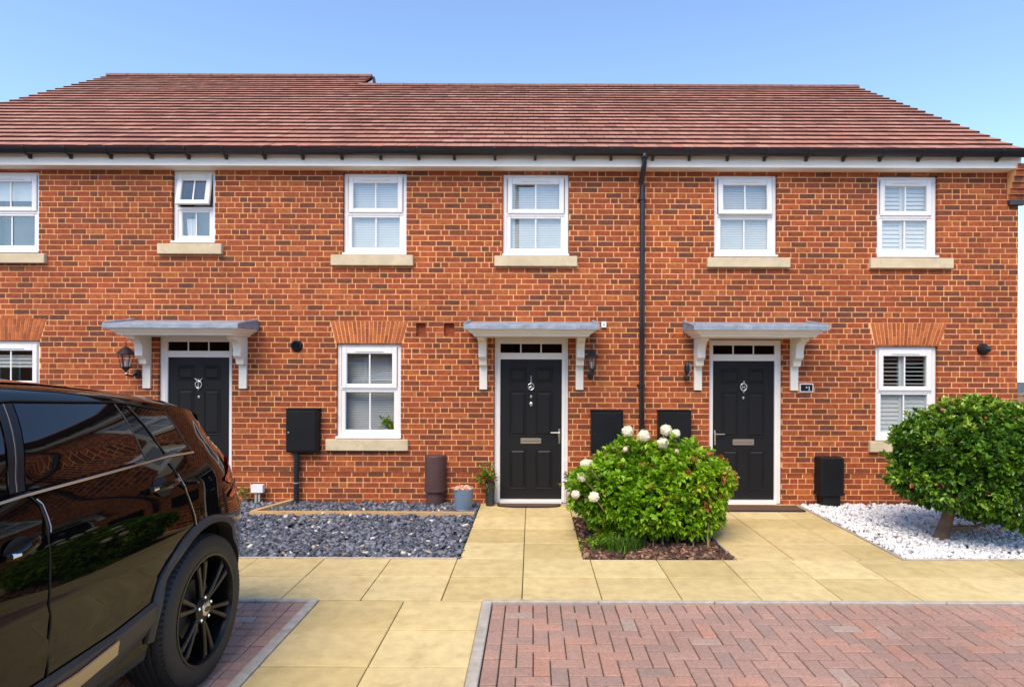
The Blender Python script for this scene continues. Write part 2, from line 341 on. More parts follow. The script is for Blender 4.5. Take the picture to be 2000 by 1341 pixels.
# kerbs
kw = .075
mb = MB()
def kerbrun(mb, x0, x1, y0, y1, along, top=.012, L=.915):
    a0, a1 = (x0, x1) if along == 'x' else (y0, y1); p = a0
    while p < a1-.01:
        q = min(p+L, a1)
        if along == 'x': mb.box(p+.003, q-.003, y0, y1, -.06, top, bev=.006)
        else: mb.box(x0, x1, p+.003, q-.003, -.06, top, bev=.006)
        p = q
kerbrun(mb, X_L, X_L+kw, .2, YK-.05, 'y'); kerbrun(mb, X_L, 9.5, YK-.048, YK-.004, 'x')
struct(mb.build('kerb_edging', 'kerb'))
mb = MB(); kerbrun(mb, XK0-kw, XK0, .2, YK-.05, 'y'); kerbrun(mb, -9.5, XK0, YK-.048, YK-.004, 'x')
struct(mb.build('bay_kerb_edging', 'kerb'))
# thin edging of beds
mb = MB(); kerbrun(mb, 3.60, 3.625, Y_PATH, YW-.02, 'y', .015, 2.4); kerbrun(mb, 3.625, 9.5, Y_PATH, Y_PATH+.022, 'x', .015, 2.4)
kerbrun(mb, 1.965, 1.987, Y_PATH+.02, 7.5, 'y', .012); kerbrun(mb, -9.5, -.72, Y_PATH, Y_PATH+.02, 'x', .010, 2.4)
struct(mb.build('garden_edging', 'kerb'))
# herringbone block paving
def herring(name, X0, X1, Y0, Y1, seed, b=.1065):
    r = random.Random(seed); mb = MB(); zt = -.004
    mb.add([(X0, Y0, -.022), (X1, Y0, -.022), (X1, Y1, -.022), (X0, Y1, -.022)], [(0, 1, 2, 3)], m=1)
    Yt = Y1-.165; Xl = X0+b      # soldier row along the kerb, single course at the side
    def blk(x0, x1, y0, y1):
        x0, x1, y0, y1 = max(x0, Xl), min(x1, X1), max(y0, Y0), min(y1, Yt)
        if x1-x0 < .02 or y1-y0 < .02: return
        g = .0042; dz = r.uniform(-.002, .002)
        mb.box(x0+.003+r.uniform(0, .001), x1-.003, y0+.0055, y1-.0055-r.uniform(0, .001), -.05, zt+dz, r=r.random(), bev=.005)
    x = X0
    while x < X1:
        g = .0042; mb.box(x+g, min(x+b, X1)-g, Yt+g, Y1-g, -.05, zt+r.uniform(-.002, .002), r=r.random()*.9, bev=.005); x += b
    y = Yt
    while y > Y0:
        k = 2 if r.random() < .45 else 1
        mb.box(X0+g, Xl-g, y-b*k+g, y-g, -.05, zt+r.uniform(-.002, .002), r=r.random()*.9, bev=.005); y -= b*k
    nx = int((X1-X0)/b)+3; ny = int((Y1-Y0)/b)+3
    for i in range(-2, nx):
        for j in range(-2, ny):
            d = (i-j) % 4; x = Xl+i*b; y = Yt-j*b
            if d == 0: blk(x, x+2*b, y-b, y)
            # vertical block starts where (i-j)%4==3 and covers the next j
            elif d == 3: blk(x, x+b, y-2*b, y)
    return struct(mb.build(name, ['block', 'moss']))
herring('block_paving', X_L+kw+.004, 7.6, 1.6, YK-.052, 21)
r = random.Random(22); mb = MB(); bx0, bx1, by0, by1 = -5.6, XK0-kw-.004, 1.2, YK-.052
mb.add([(bx0, by0, -.022), (bx1, by0, -.022), (bx1, by1, -.022), (bx0, by1, -.022)], [(0, 1, 2, 3)], m=1)
y = by1; j = 0
while y > by0:
    d = .1065*(1.5 if j % 5 == 0 else 1); x = bx1; k = 0
    while x > bx0+.03:
        w = .1065 if (k == 0 or r.random() < .25) else .213*r.choice((.75, 1, 1))
        a = max(x-w, bx0); mb.box(a+.003, x-.003, max(y-d, by0)+.0055, y-.0055, -.05, -.004+r.uniform(-.002, .002), r=r.random(), bev=.005); x = a; k += 1
    y -= d; j += 1
struct(mb.build('parking_bay_paving', ['block', 'moss']))
mb = MB(); mb.box(-9.5, 9.5, -8, .19, -.05, -.02); mb.box(X_L+kw+.004, 9.5, .19, 1.598, -.05, -.02); mb.box(7.602, 9.5, 1.598, YK-.052, -.05, -.02)
mb.box(-9.5, -5.602, .19, YK-.052, -.05, -.02); mb.box(-5.602, XK0-kw-.004, .19, 1.198, -.05, -.02)
struct(mb.build('road', 'block'))

# ---------------------------------------------------------------- loose stone
def stones(name, n, area, size, flat, mat, z, label, cat, jit=.3, skip=None, tilt=.5):
    base = np.array([(-1, -1, -1), (1, -1, -1), (1, 1, -1), (-1, 1, -1), (-.7, -.7, 1), (.7, -.7, 1), (.7, .7, 1), (-.7, .7, 1)], float)
    fc = np.array([(0, 3, 2, 1), (4, 5, 6, 7), (0, 1, 5, 4), (1, 2, 6, 5), (2, 3, 7, 6), (3, 0, 4, 7)])
    X0, X1, Y0, Y1 = area
    P = np.stack([nr.uniform(X0, X1, n), nr.uniform(Y0, Y1, n)], 1)
    if skip is not None: P = P[~skip(P)]
    n = len(P)
    s = size*nr.uniform(.55, 1.3, (n, 1))
    V = base[None]+nr.uniform(-jit, jit, (n, 8, 3))
    sc = np.concatenate([s*nr.uniform(.7, 1.3, (n, 1)), s*nr.uniform(.45, .85, (n, 1)), s*flat*nr.uniform(.6, 1.3, (n, 1))], 1)
    V = V*sc[:, None, :]/2*1.1
    a = nr.uniform(0, 2*np.pi, n); tx = nr.normal(0, tilt, n); ty = nr.normal(0, tilt, n)
    def rot(V, ang, i, j):
        c, s_ = np.cos(ang)[:, None], np.sin(ang)[:, None]; A = V[:, :, i]*c-V[:, :, j]*s_; B = V[:, :, i]*s_+V[:, :, j]*c
        V = V.copy(); V[:, :, i] = A; V[:, :, j] = B; return V
    V = rot(V, tx, 1, 2); V = rot(V, ty, 0, 2); V = rot(V, a, 0, 1)
    V[:, :, 0] += P[:, :1]; V[:, :, 1] += P[:, 1:]
    V[:, :, 2] += z+nr.uniform(-.25, .9, (n, 1))*s*.5
    F_ = fc[None]+(np.arange(n)*8)[:, None, None]
    r = np.repeat(nr.uniform(0, 1, n), 6)
    o = fast(name, V.reshape(-1, 3), F_.reshape(-1, 4), r, mat)
    return tag(o, label, cat, kind='stuff')
mb = MB(); mb.add([(-9.5, Y_PATH+.02, -.02), (-.70, Y_PATH+.02, -.02), (-.70, YW+.05, -.02), (-9.5, YW+.05, -.02)], [(0, 1, 2, 3)])
struct(mb.build('slate_bed_soil', 'slatebed'))
TX0, TY0 = gnd(486, 1007)     # corner of the timber edging
stones('slate_chippings', 16500, (-6.0, -.72, Y_PATH+.03, YW-.02), .056, .26, 'slate', -.008,
       'blue grey slate chippings covering the bed left of the middle path', 'slate chippings', tilt=.45)
mb = MB(); mb.add([(3.62, Y_PATH+.02, -.02), (9.5, Y_PATH+.02, -.02), (9.5, YW+.05, -.02), (3.62, YW+.05, -.02)], [(0, 1, 2, 3)])
struct(mb.build('marble_bed_base', 'marblebed'))
stones('marble_chippings', 13500, (3.64, 8.2, Y_PATH+.03, YW-.02), .040, .55, 'marble', -.004,
       'bright white marble chippings under the round clipped tree', 'marble chippings', tilt=.6)
mb = MB(); mb.add([(.503, Y_PATH+.003, -.02), (1.965, Y_PATH+.003, -.02), (1.965, 7.55, -.02), (.503, 7.55, -.02)], [(0, 1, 2, 3)])
struct(mb.build('bed_soil', 'earth'))
stones('bark_mulch', 5200, (.52, 1.95, Y_PATH+.02, 7.53), .05, .3, 'bark', -.012, 'brown bark chippings under the white flowering bush', 'bark mulch', tilt=.5)
# timber edging
mb = MB()
tz = .055; x1 = -.72; y0 = TY0
mb.prism([(TX0, y0), (x1, y0), (x1, y0+.05), (TX0+.03, y0+.05)], -.01, tz, 'Z')
bx, by = gnd(556, 985, .05)
d = Vector((bx-TX0, by-y0, 0)).normalized(); n_ = Vector((-d.y, d.x, 0))*.055
p0 = Vector((TX0, y0+.052, 0)); p1 = Vector((bx, YW-.03, 0))
mb.prism([(p0.x, p0.y), (p0.x+.075, p0.y), (p1.x+.03, p1.y), (p1.x-.045, p1.y)], -.01, tz+.004, 'Z')
o = mb.build('timber_edging', 'timber'); tag(o, 'pale sawn timber edging board laid around slate chippings beside the wall', 'garden edging')

# ---------------------------------------------------------------- houses
XA, XB, XC, XD = -9.12, -3.468, 1.486, at(1988, 600)[0]
CH = .0734; BL = .2202; G = .0132
ZS = at(1040, 334)[1]                       # soffit / wall top
ZP = at(1040, 923)[1]                       # plinth line
Z0c = at(720, 627)[1]-CH*60
ZP = Z0c+CH*round((ZP-Z0c)/CH)
def brickwork(X0, X1, ZA, ZB, Yf, ops, traps, mb, mo, seed):
    r = random.Random(seed); e = .004
    i0 = int(math.floor((ZA-Z0c)/CH)); i1 = int(math.ceil((ZB-Z0c)/CH))
    for i in range(i0, i1):
        za = Z0c+i*CH+G/2; zb = Z0c+(i+1)*CH-G/2; za_, zb_ = max(za, ZA), min(zb, ZB)
        if zb_-za_ < .012: continue
        off = (i % 2)*BL/2; k0 = int(math.floor((X0-off)/BL))-1; k = k0
        bricks = []
        if i % 3 == 1:          # mixed course of stretchers and headers, quarter bond
            h = random.Random(i*7919); a = -11-BL/4
            while a < X1:
                w = BL/2 if h.random() < .36 else BL
                if a+w > X0: bricks.append((a, a+w, h.random()))
                else: h.random()
                a += w
        while i % 3 != 1 and k*BL+off < X1:
            a = k*BL+off; h = random.Random(i*7919+k*104729+5)
            if h.random() < .14: bricks += [(a, a+BL/2, h.random()), (a+BL/2, a+BL, h.random())]
            else: bricks.append((a, a+BL, h.random()))
            k += 1
        for (a, b, rv) in bricks:
            segs = [(max(a+G/2, X0), min(b-G/2, X1), za_, zb_)]
            for (ox0, ox1, oz0, oz1) in ops:
                new = []
                for (s0, s1, t0, t1) in segs:
                    if s1 <= ox0 or s0 >= ox1 or t1 <= oz0 or t0 >= oz1: new.append((s0, s1, t0, t1)); continue
                    if s0 < ox0: new.append((s0, ox0, t0, t1))
                    if s1 > ox1: new.append((ox1, s1, t0, t1))
                    c0, c1 = max(s0, ox0), min(s1, ox1)
                    if t0 < oz0: new.append((c0, c1, t0, oz0))
                    if t1 > oz1: new.append((c0, c1, oz1, t1))
                segs = new
            for (cx, wb, wt, tz0, tz1) in traps:      # arch: clip by width at this course
                new = []
                for (s0, s1, t0, t1) in segs:
                    zm = (t0+t1)/2
                    if zm < tz0 or zm > tz1: new.append((s0, s1, t0, t1)); continue
                    w = wb+(wt-wb)*(zm-tz0)/(tz1-tz0)+G
                    if s1 <= cx-w or s0 >= cx+w: new.append((s0, s1, t0, t1)); continue
                    if s0 < cx-w: new.append((s0, cx-w, t0, t1))
                    if s1 > cx+w: new.append((cx+w, s1, t0, t1))
                segs = new
            for (s0, s1, t0, t1) in segs:
                if s1-s0 < .012 or t1-t0 < .006: continue
                j = r.uniform(-.0012, .0012)
                mb.add([(s0, Yf+j, t0), (s1, Yf+j, t0), (s1, Yf+j, t1), (s0, Yf+j, t1), (s0, Yf+.1, t0), (s1, Yf+.1, t0), (s1, Yf+.1, t1), (s0, Yf+.1, t1)],
                       [(0, 1, 2, 3), (1, 5, 6, 2), (5, 4, 7, 6), (4, 0, 3, 7), (3, 2, 6, 7), (4, 5, 1, 0)], r=rv)
    oe = [(a-e, b+e, c-e, d+e) for (a, b, c, d) in ops]
    xs = sorted({X0, X1} | {v for o in oe for v in o[:2] if X0 < v < X1}); zs = sorted({ZA, ZB} | {v for o in oe for v in o[2:] if ZA < v < ZB})
    for a, b in zip(xs, xs[1:]):
        for c, d in zip(zs, zs[1:]):
            cx, cz = (a+b)/2, (c+d)/2
            if any(o[0] < cx < o[1] and o[2] < cz < o[3] for o in oe): continue
            mo.box(a, b, Yf+.004, Yf+.1, c, d, m=1)
YE, TANP = 8.03, .66                       # eaves line and pitch
ZE = at(1040, 291, YE)[1]
def roofz(y): return ZE+TANP*(y-YE)
def tiles(X0, X1, YR, mb, seed, first=True):
    r = random.Random(seed); c = 1/math.sqrt(1+TANP*TANP); s = TANP*c; g = .243; tw = .165
    n = int((YR-YE)/c/g)
    U = Vector((0, c, s)); Nn = Vector((0, -s, c))
    for i in range(n+1):
        s0 = i*g-.02; s1 = min(s0+g+.05, (YR-YE)/c)
        off = (i % 2)*tw/2; x = X0-off
        wav = r.uniform(-.003, .003)
        while x < X1-.01:
            a, b = max(x, X0)+.002, min(x+tw, X1)-.002
            if b-a > .015:
                h0 = .040+wav*.6+r.uniform(-.0015, .0015); h1 = .010; th = .031; ds = r.uniform(-.004, .004); dh = r.uniform(-.002, .002)
                P = lambda xx, ss, hh: tuple(Vector((xx, YE, ZE))+U*ss+Nn*hh)
                V = [P(a, s0+ds, h0-th), P(b, s0+ds, h0-th+dh), P(b, s0+ds, h0+dh), P(a, s0+ds, h0), P(a, s1, h1-.01), P(b, s1, h1-.01), P(b, s1, h1), P(a, s1, h1)]
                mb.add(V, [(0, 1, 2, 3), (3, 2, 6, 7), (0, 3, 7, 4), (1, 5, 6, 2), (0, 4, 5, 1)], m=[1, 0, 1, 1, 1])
            x += tw
def house(name, X0, X1, YR, label, ops, traps, group='terraced houses', left_gable=False, right_gable=False, seed=1):
    h = empty(name, ((X0+X1)/2, YW, 0), label, 'house', group)
    mb = MB(); mb2 = mb
    brickwork(X0, X1, ZP, ZS, YW, ops, traps, mb, mb, seed); brickwork(X0, X1, -.05, ZP-.001, YW+.012, ops, traps, mb, mb, seed+1)
    YB = 2*YR-YE-.25; e = .003
    mb.add([(X0+e, YB, 0), (X1-e, YB, 0), (X1-e, YB, ZS), (X0+e, YB, ZS)], [(0, 1, 2, 3)], m=2)
    for x, g in ((X0+e, left_gable), (X1-e, right_gable)):
        if not g: x2 = x; mb.add([(x, YW+.11, 0), (x, YB, 0), (x, YB, ZS), (x, YR, roofz(YR)-.05), (x, YW+.11, ZS)], [(0, 1, 2, 3, 4)], m=2); continue
        xi = x+g
        mb.add([(x, YW+.101, 0), (x, YB, 0), (x, YB, ZS), (x, YW+.101, ZS)], [(0, 1, 2, 3)], m=2)
        mb.add([(x, YW+.101, ZS), (x, YB, ZS), (xi, YB, ZS+.02), (xi, YW+.101, ZS+.02)], [(0, 1, 2, 3)], m=2)
        mb.add([(xi, YW+.101, ZS), (xi, YB, ZS), (xi, YR, roofz(YR)-.05)], [(0, 1, 2)], m=2)
    mb.build('wall', ['brick', 'mortar', 'sidebrick'], h, fix=False)
    mb = MB(); mb.box(X0+.1, X1-.1, YW+1.3, YW+1.35, .0, ZS-.02); mb.box(X0+.1, X1-.1, YW+.12, YW+1.3, 2.45, 2.5); mb.box(X0+.1, X1-.1, YW+.12, YW+1.3, ZS-.05, ZS-.01)
    mb.build('room_backing', 'room', h)
    return h
def roof(h, X0, X1, YR, seed, vl=0, vr=0, panel=None):
    mb = MB(); tiles(X0+vl, X1+vr, YR, mb, seed)
    X0, X1 = X0+vl, X1+vr
    d = -.004
    mb.add([(X0+.01, YE+.05, roofz(YE+.05)+d), (X1-.01, YE+.05, roofz(YE+.05)+d), (X1-.01, YR, roofz(YR)+d), (X0+.01, YR, roofz(YR)+d)], [(0, 1, 2, 3)], m=2)
    mb.add([(X0+.003, YR+.01, roofz(YR)), (X1-.003, YR+.01, roofz(YR)), (X1-.003, 2*YR-YE, ZE), (X0+.003, 2*YR-YE, ZE)], [(0, 1, 2, 3)], m=0)
    ro = mb.build('roof', ['tile', 'tileshade', 'felt'], h)
    mb = MB(); x = X0; r = random.Random(seed+9)
    while x < X1-.02:
        q = min(x+.45, X1); zz = roofz(YR)-.025; pr = [(YR+math.cos(t)*.11, zz+math.sin(t)*.085+r.uniform(0, .004)) for t in [math.pi*k/8 for k in range(9)]]
        mb.prism(pr, x+.004, q-.004, 'X'); x = q
    mb.build('ridge_tiles', 'ridge', ro, smooth=True)
    return ro
def eaves(h, X0, X1, bpx):
    mb = MB(); yf = YW-.17; zf0 = at(1040, 325.5, yf)[1]; zf1 = zf0+.16
    mb.box(X0, X1, yf, yf+.018, zf0, zf1, bev=.002); mb.build('fascia', 'trim', h)
    mb = MB(); mb.box(X0, X1, yf+.0185, YW+.1, ZS+.001, ZS+.012); mb.build('soffit', 'trim', h)
    mb = MB(); yc, zc, rr = yf-.078, at(1040, 290, yf-.08)[1], .068
    n = 12; pr = [(yc+rr*math.cos(t), zc+rr*math.sin(t)*1.40) for t in [math.pi+math.pi*k/n for k in range(n+1)]]
    pr += [(yc+(rr-.005)*math.cos(t), zc+(rr-.005)*math.sin(t)*1.40) for t in [2*math.pi-math.pi*k/n for k in range(n+1)]]
    mb.prism(pr, X0, X1, 'X'); g = mb.build('gutter', 'gutter', h, smooth=True)
    for x in bpx:
        X = (x-CX)/F*yc
        if not X0 < X < X1: continue
        mb = MB(); ro = rr+.006
        pr = [(yc+ro*math.cos(t), zc+ro*math.sin(t)*1.40) for t in [math.pi+math.pi*k/8 for k in range(9)]]
        pr += [(yf, zc-.0), (yf, zc-.155), (yf-.022, zc-.155), (yf-.045, zc-.115)]
        pr = [(yc-ro, zc+.008)]+pr[0:9]+[(yf-.001, zc+.01), (yf-.001, zc-.13), (yf-.02, zc-.13), (yf-.05, zc-.09), (yc+.02, zc-ro*1.40-.004), (yc-ro*.6, zc-ro*.95-.006)]
        # outer strap plus leg back to the fascia
        mb.prism([(yf-.001, zc+.01), (yf-.001, zc-.135), (yf-.022, zc-.135), (yf-.05, zc-.10), (yc, zc-ro*1.40-.006), (yc, zc-ro*1.40+.004), (yc+ro*.8, zc-ro*.7)], X-.017, X+.017, 'X')
        strap = [(yc+ro*math.cos(t), zc+ro*math.sin(t)*1.40) for t in [math.pi+math.pi*.55*k/7 for k in range(8)]]
        inn = [(yc+(ro-.006)*math.cos(t), zc+(ro-.006)*math.sin(t)*1.40) for t in [math.pi+math.pi*.55*k/7 for k in range(7, -1, -1)]]
        mb.prism(strap+inn, X-.014, X+.014, 'X')
        mb.build('gutter_bracket', 'gutter', g)
BR = [-28, 50, 130, 209, 290, 362, 436, 512, 587, 664, 740, 815, 885, 965, 1044, 1120, 1193, 1275, 1347, 1422, 1495, 1577, 1650, 1722, 1798, 1877, 1952]

# windows --------------------------------------------------------
def slats(mb, X0, X1, Z0, Z1, y, pitch, tilt, w):
    z = Z1
    while z > Z0+.004:
        a = R(tilt); dy = w/2*math.cos(a); dz = w/2*math.sin(a)
        mb.add([(X0, y-dy, z-dz), (X1, y-dy, z-dz), (X1, y+dy, z+dz), (X0, y+dy, z+dz)], [(0, 1, 2, 3)]); z -= pitch
def window(h, o, g1, gmid, kind, open_=0.0, low=False, sill=None, label=None, nose=True):
    X0, X1, Z0, Z1 = o; y = YW+.045; lb = .122; glb = .105; t = .135; bm = .112
    w = X1-X0
    mb = MB(); mb.ring(X0+.002, X1-.002, Z0+.002, Z1-.002, .052, y, y+.07, wt=.05, wb=.05, bev=.006)
    zg1t = Z1-t; zg1b = zg1t-g1; zg2t = zg1b-gmid; zg2b = Z0+bm
    mb.box(X0+.05, X1-.05, y+.003, y+.07, zg2t+.028, zg2t+.072, bev=.005)
    if nose: mb.box(X0-.006, X1+.006, YW-.025, y+.02, Z0+.001, Z0+.03, bev=.004)
    wn = mb.build('window', 'white', h)
    if label: wn['label'] = label
    # lower fixed light
    mb = MB(); mb.ring(X0+.05, X1-.05, Z0+.048, zg2t+.032, glb-.048, y+.010, y+.06, wt=.034, wb=zg2b-Z0-.046, bev=.008)
    mb.build('fixed_light_frame', 'white', wn)
    gm = 'glass_low' if low else 'glass'
    cx = (X0+X1)/2
    mb = MB(); mb.box(X0+glb-.006, X1-glb+.006, y+.034, y+.038, zg2b-.006, zg2t+.006); mb.build('pane', gm, wn)
    mb = MB(); mb.box(cx-.010, cx+.010, y+.024, y+.0335, zg2b-.002, zg2t+.002, bev=.003); mb.build('glazing_bar', 'white', wn)
    # top hung sash (opens outward about its head)
    sx0, sx1, sz0, sz1 = X0+.062, X1-.062, zg1b-.062, Z1-.045
    def rotd(mb):
        if open_:
            a = R(open_); hz, hy = sz1, y-.01
            mb.v = [(px, hy+(py-hy)*math.cos(a)-(hz-pz)*math.sin(a), hz-(hz-pz)*math.cos(a)-(py-hy)*math.sin(a)) for (px, py, pz) in mb.v]
        return mb
    mb = MB(); mb.ring(sx0, sx1, sz0, sz1, lb-.062+.008, y-.014, y+.03, wt=sz1-zg1t, wb=zg1b-sz0, bev=.008); rotd(mb).build('sash', 'white', wn)
    mb = MB(); mb.box(X0+lb+.002, X1-lb-.002, y+.012, y+.016, zg1b-.006, zg1t+.006); rotd(mb).build('pane', gm, wn)
    mb = MB(); mb.box(cx-.010, cx+.010, y+.002, y+.0115, zg1b-.002, zg1t+.002, bev=.003); rotd(mb).build('glazing_bar', 'white', wn)
    mb = MB(); mb.box(cx-.19, cx+.19, y-.024, y-.0145, zg1t+.028, zg1t+.042, bev=.003); rotd(mb).build('trickle_vent', 'trim', wn)
    # blinds
    yb = y+(.17 if kind == 'greyvenetian' else .075); xa, xb = X0+.07, X1-.07
    if kind == 'venetian':
        mb = MB(); slats(mb, xa, xb, Z0+.08, Z1-.09, yb, .024, 65, .027); mb.box(xa, xb, yb-.02, yb+.02, Z1-.09, Z1-.06)
        mb.build('venetian_blind', 'blind', wn)
    elif kind == 'greyvenetian':
        mb = MB(); slats(mb, xa, xb, Z0+.08, Z1-.09, yb, .024, 52, .026); mb.build('venetian_blind', 'greyblind', wn)
    elif kind == 'halfroller':
        mb = MB(); mb.box(xa, xb, yb, yb+.004, zg1b+.10, Z1-.08); mb.build('roller_blind', 'blind', wn)
    elif kind == 'lowroller':
        mb = MB(); mb.box(xa, xb, yb, yb+.004, zg1b+.18, Z1-.20)
        slats(mb, xa, xb, zg1b+.18, Z1-.2, yb-.02, .05, 40, .02); mb.build('roller_blind', 'blind', wn)
    elif kind in ('shutter', 'shutteropen'):
        mb = MB(); hw = (xb-xa)/2
        for q in (0, 1):
            a0 = xa+q*hw+.002; a1 = a0+hw-.004
            mb.ring(a0, a1, Z0+.07, Z1-.08, .045, yb-.012, yb+.012, bev=.003)
            zm = (zg1b+zg2t)/2; mb.box(a0+.045, a1-.045, yb-.012, yb+.012, zm-.03, zm+.03)
            slats(mb, a0+.045, a1-.045, Z0+.115, zm-.03, yb, .058, 78, .064)
            slats(mb, a0+.045, a1-.045, zm+.03, Z1-.12, yb, .056, 12 if kind == 'shutteropen' else 72, .062)
        mb.build('shutter', 'blind', wn)
    elif kind == 'curtain':
        mb = MB(); n = 10; x0, x1 = cx-.14, cx-.02
        V = []; Fc = []
        for i in range(n+1):
            xx = x0+(x1-x0)*i/n
            V += [(xx, yb+.01*math.sin(i*2.2), Z0+.1), (xx-.02*(1-i/n), yb+.01*math.sin(i*2.2), Z0+.36)]
            if i: Fc.append((2*i-2, 2*i, 2*i+1, 2*i-1))
        mb.add(V, Fc); mb.build('net_curtain', 'blind', wn)
        mb = MB(); mb.box(xa, xb, yb+.3, yb+.31, Z0+.06, Z1-.06); mb.build('blind', 'roomlight', wn)  # grey backdrop panel, tone of a lighter room behind the glass
    if kind == 'halfroller':
        mb = MB(); mb.box(xa, xb, yb+.25, yb+.26, Z0+.06, zg1b+.2); mb.build('blind', 'roomlight', wn)  # grey backdrop panel giving the room tone below the roller blind
    if sill:
        s = rect(*sill); mb = MB(); mb.box(s[0], s[1], YW-.055, YW+.10, s[2], s[3], bev=.006); mb.build('sill', 'stone', wn)
    return wn
def arch(h, o):          # o = px bottom x0,x1,y ; top x0,x1,y
    bx0, bx1, by_, tx0, tx1, ty = o
    b0 = at(bx0, by_); b1 = at(bx1, by_); t0 = at(tx0, ty); t1 = at(tx1, ty)
    zb = (b0[1]+b1[1])/2; zt = (t0[1]+t1[1])/2; n = 18; mb = MB(); r = random.Random(5)
    for i in range(n):
        def P(f, g): a = b0[0]+(b1[0]-b0[0])*f; c = t0[0]+(t1[0]-t0[0])*f; return (a+(c-a)*g, zb+(zt-zb)*g)
        f0 = i/n+.006; f1 = (i+1)/n-.006
        cuts = [0, .36, 1] if i % 2 else [0, .68, 1]
        for g0, g1 in zip(cuts, cuts[1:]):
            g0_ = g0+(.014 if g0 else 0); g1_ = g1-(.014 if g1 < 1 else 0)
            q = [P(f0, g0_), P(f1, g0_), P(f1, g1_), P(f0, g1_)]; mb.prism([(a, c) for a, c in q], YW-.002, YW+.1, 'Y', r=r.random())
    mb.build('brick_arch', 'arch', h)
def trap(o):
    bx0, bx1, by_, tx0, tx1, ty = o
    b0 = at(bx0, by_); b1 = at(bx1, by_); t0 = at(tx0, ty); t1 = at(tx1, ty)
    return ((b0[0]+b1[0])/2, (b1[0]-b0[0])/2, (t1[0]-t0[0])/2, (b0[1]+b1[1])/2, (t0[1]+t1[1])/2)
wA1 = rect(-46, 334, 76, 494); wA2 = rect(336, 332, 420, 475); wA3 = rect(-47, 665, 77, 850)
wB1 = rect(670, 337, 794, 498); wB2 = rect(982, 339, 1111, 500); wB3 = rect(657, 671, 783, 856)
wC1 = rect(1395, 341, 1518, 502); wC2 = rect(1713, 343, 1832, 503); wC3 = rect(1710, 676, 1832, 860)
dA = rect(308, 655, 453, 978); dB = rect(965, 659, 1110, 978); dC = rect(1385, 663, 1528, 981)
dA, dB, dC = [(a, b, -.06, d) for (a, b, c, d) in (dA, dB, dC)]
aA = (-48, 78, 664, -60, 91, 622); aB = (656, 785, 669, 645, 797, 627); aC = (1709, 1835, 673, 1700, 1851, 631)
hol = [rect(813, 631, 831, 656), rect(867, 631, 887, 656)]
YRA, YRB = 13.12, 12.12
hA = house('terraced_house', XA, XB, YRA, 'left house of the terrace, taller ridge, black door behind the parked car', [wA1, wA2, wA3, dA], [trap(aA)], left_gable=.1, seed=31)
hB = house('terraced_house', XB, XC, YRB, 'middle house of the red brick terrace, door behind a slate bed and oval mat', [wB1, wB2, wB3, dB]+hol, [trap(aB)], seed=32)
hC = house('terraced_house', XC, XD, YRB, 'right end house of the terrace, beside white gravel and round clipped tree', [wC1, wC2, wC3, dC], [trap(aC)], right_gable=-.17, seed=33)
roof(hA, XA, XB, YRA, 41, vl=-.03); roof(hB, XB+.004, XC, YRB, 42); roof(hC, XC, XD, YRB, 43, vr=-.17)
mb = MB(); zr = roofz(YRA)-.04      # pale gable panel and black verge of the taller roof
mb.add([(XB+.012, YRB-1.0, roofz(YRB-1.0)), (XB+.012, YRA, zr), (XB+.012, YRA+1.6, zr-1.6*TANP), (XB+.012, YRB+1.0, roofz(YRB-1.0))], [(0, 1, 2, 3)])
mb.build('gable_panel', 'trim', hA)
mb = MB(); mb.prism([(YRA, zr+.06), (YRA+1.8, zr+.06-1.8*TANP), (YRA+1.8, zr-.06-1.8*TANP), (YRA, zr-.06)], XB-.02, XB+.05, 'X'); mb.build('verge_board', 'black', hA)
eaves(hA, XA-.03, XB, BR); eaves(hB, XB+.001, XC, BR); eaves(hC, XC+.001, at(1995, 320, YW-.17)[0], BR)
window(hA, wA1, .343, .122, 'halfroller', sill=(-74, 496, 92, 514.5), label='upper left window with a half lowered white roller blind')
window(hA, wA2, .285, .145, 'curtain', open_=11, sill=(311, 477, 436, 497), label='narrow upper window with its top sash propped open', nose=True)
window(hA, wA3, .413, .115, 'lowroller', low=True, sill=(-66, 857, 97, 878))
window(hB, wB1, .343, .122, 'venetian', sill=(648, 499, 808, 519.5))
window(hB, wB2, .343, .122, 'venetian', sill=(966, 501, 1127, 521))
window(hB, wB3, .413, .115, 'greyvenetian', low=True, sill=(638, 857, 798, 879))
window(hC, wC1, .343, .122, 'venetian', open_=4, sill=(1380, 504, 1541, 523), label='upper window with its top sash slightly ajar')
window(hC, wC2, .343, .122, 'shutter', sill=(1697, 505, 1858, 525))
window(hC, wC3, .413, .115, 'shutteropen', low=True, sill=(1696, 861, 1858, 882), label='ground floor window with white louvred shutters open in the upper half')
arch(hA, aA); arch(hB, aB); arch(hC, aC)
for q in hol:
    mb = MB(); mb.box(q[0]-.003, q[1]+.003, YW+.055, YW+.098, q[2]-.003, q[3]+.003, r=.5); mb.build('brick_recess', 'brick', hB)
# corbel at the right end
mb = MB(); r = random.Random(3)
for k in range(6):
    z1 = ZS+.06-k*.0734; pr_ = .20-.033*k
    x = XD-.16
    while x < XD+.13-.02*k:
        mb.box(x+.004, min(x+.11, XD+.17-.02*k)-.004, YW-pr_, YW-.003, z1-.064, z1, r=r.random(), m=0); x += .11
    mb.box(XD-.158, XD+.16-.02*k, YW-pr_+.008, YW-.004, z1-.0734, z1+.001, m=1)
mb.build('corbel', ['brick', 'mortar'], hC)
z1 = ZS+.06-6*.0734
mb = MB(); mb.box(XD-.15, XD+.05, YW-.055, YW-.003, z1-.075, z1-.003, bev=.006); mb.build('corbel_foot', 'darkpot', hC)

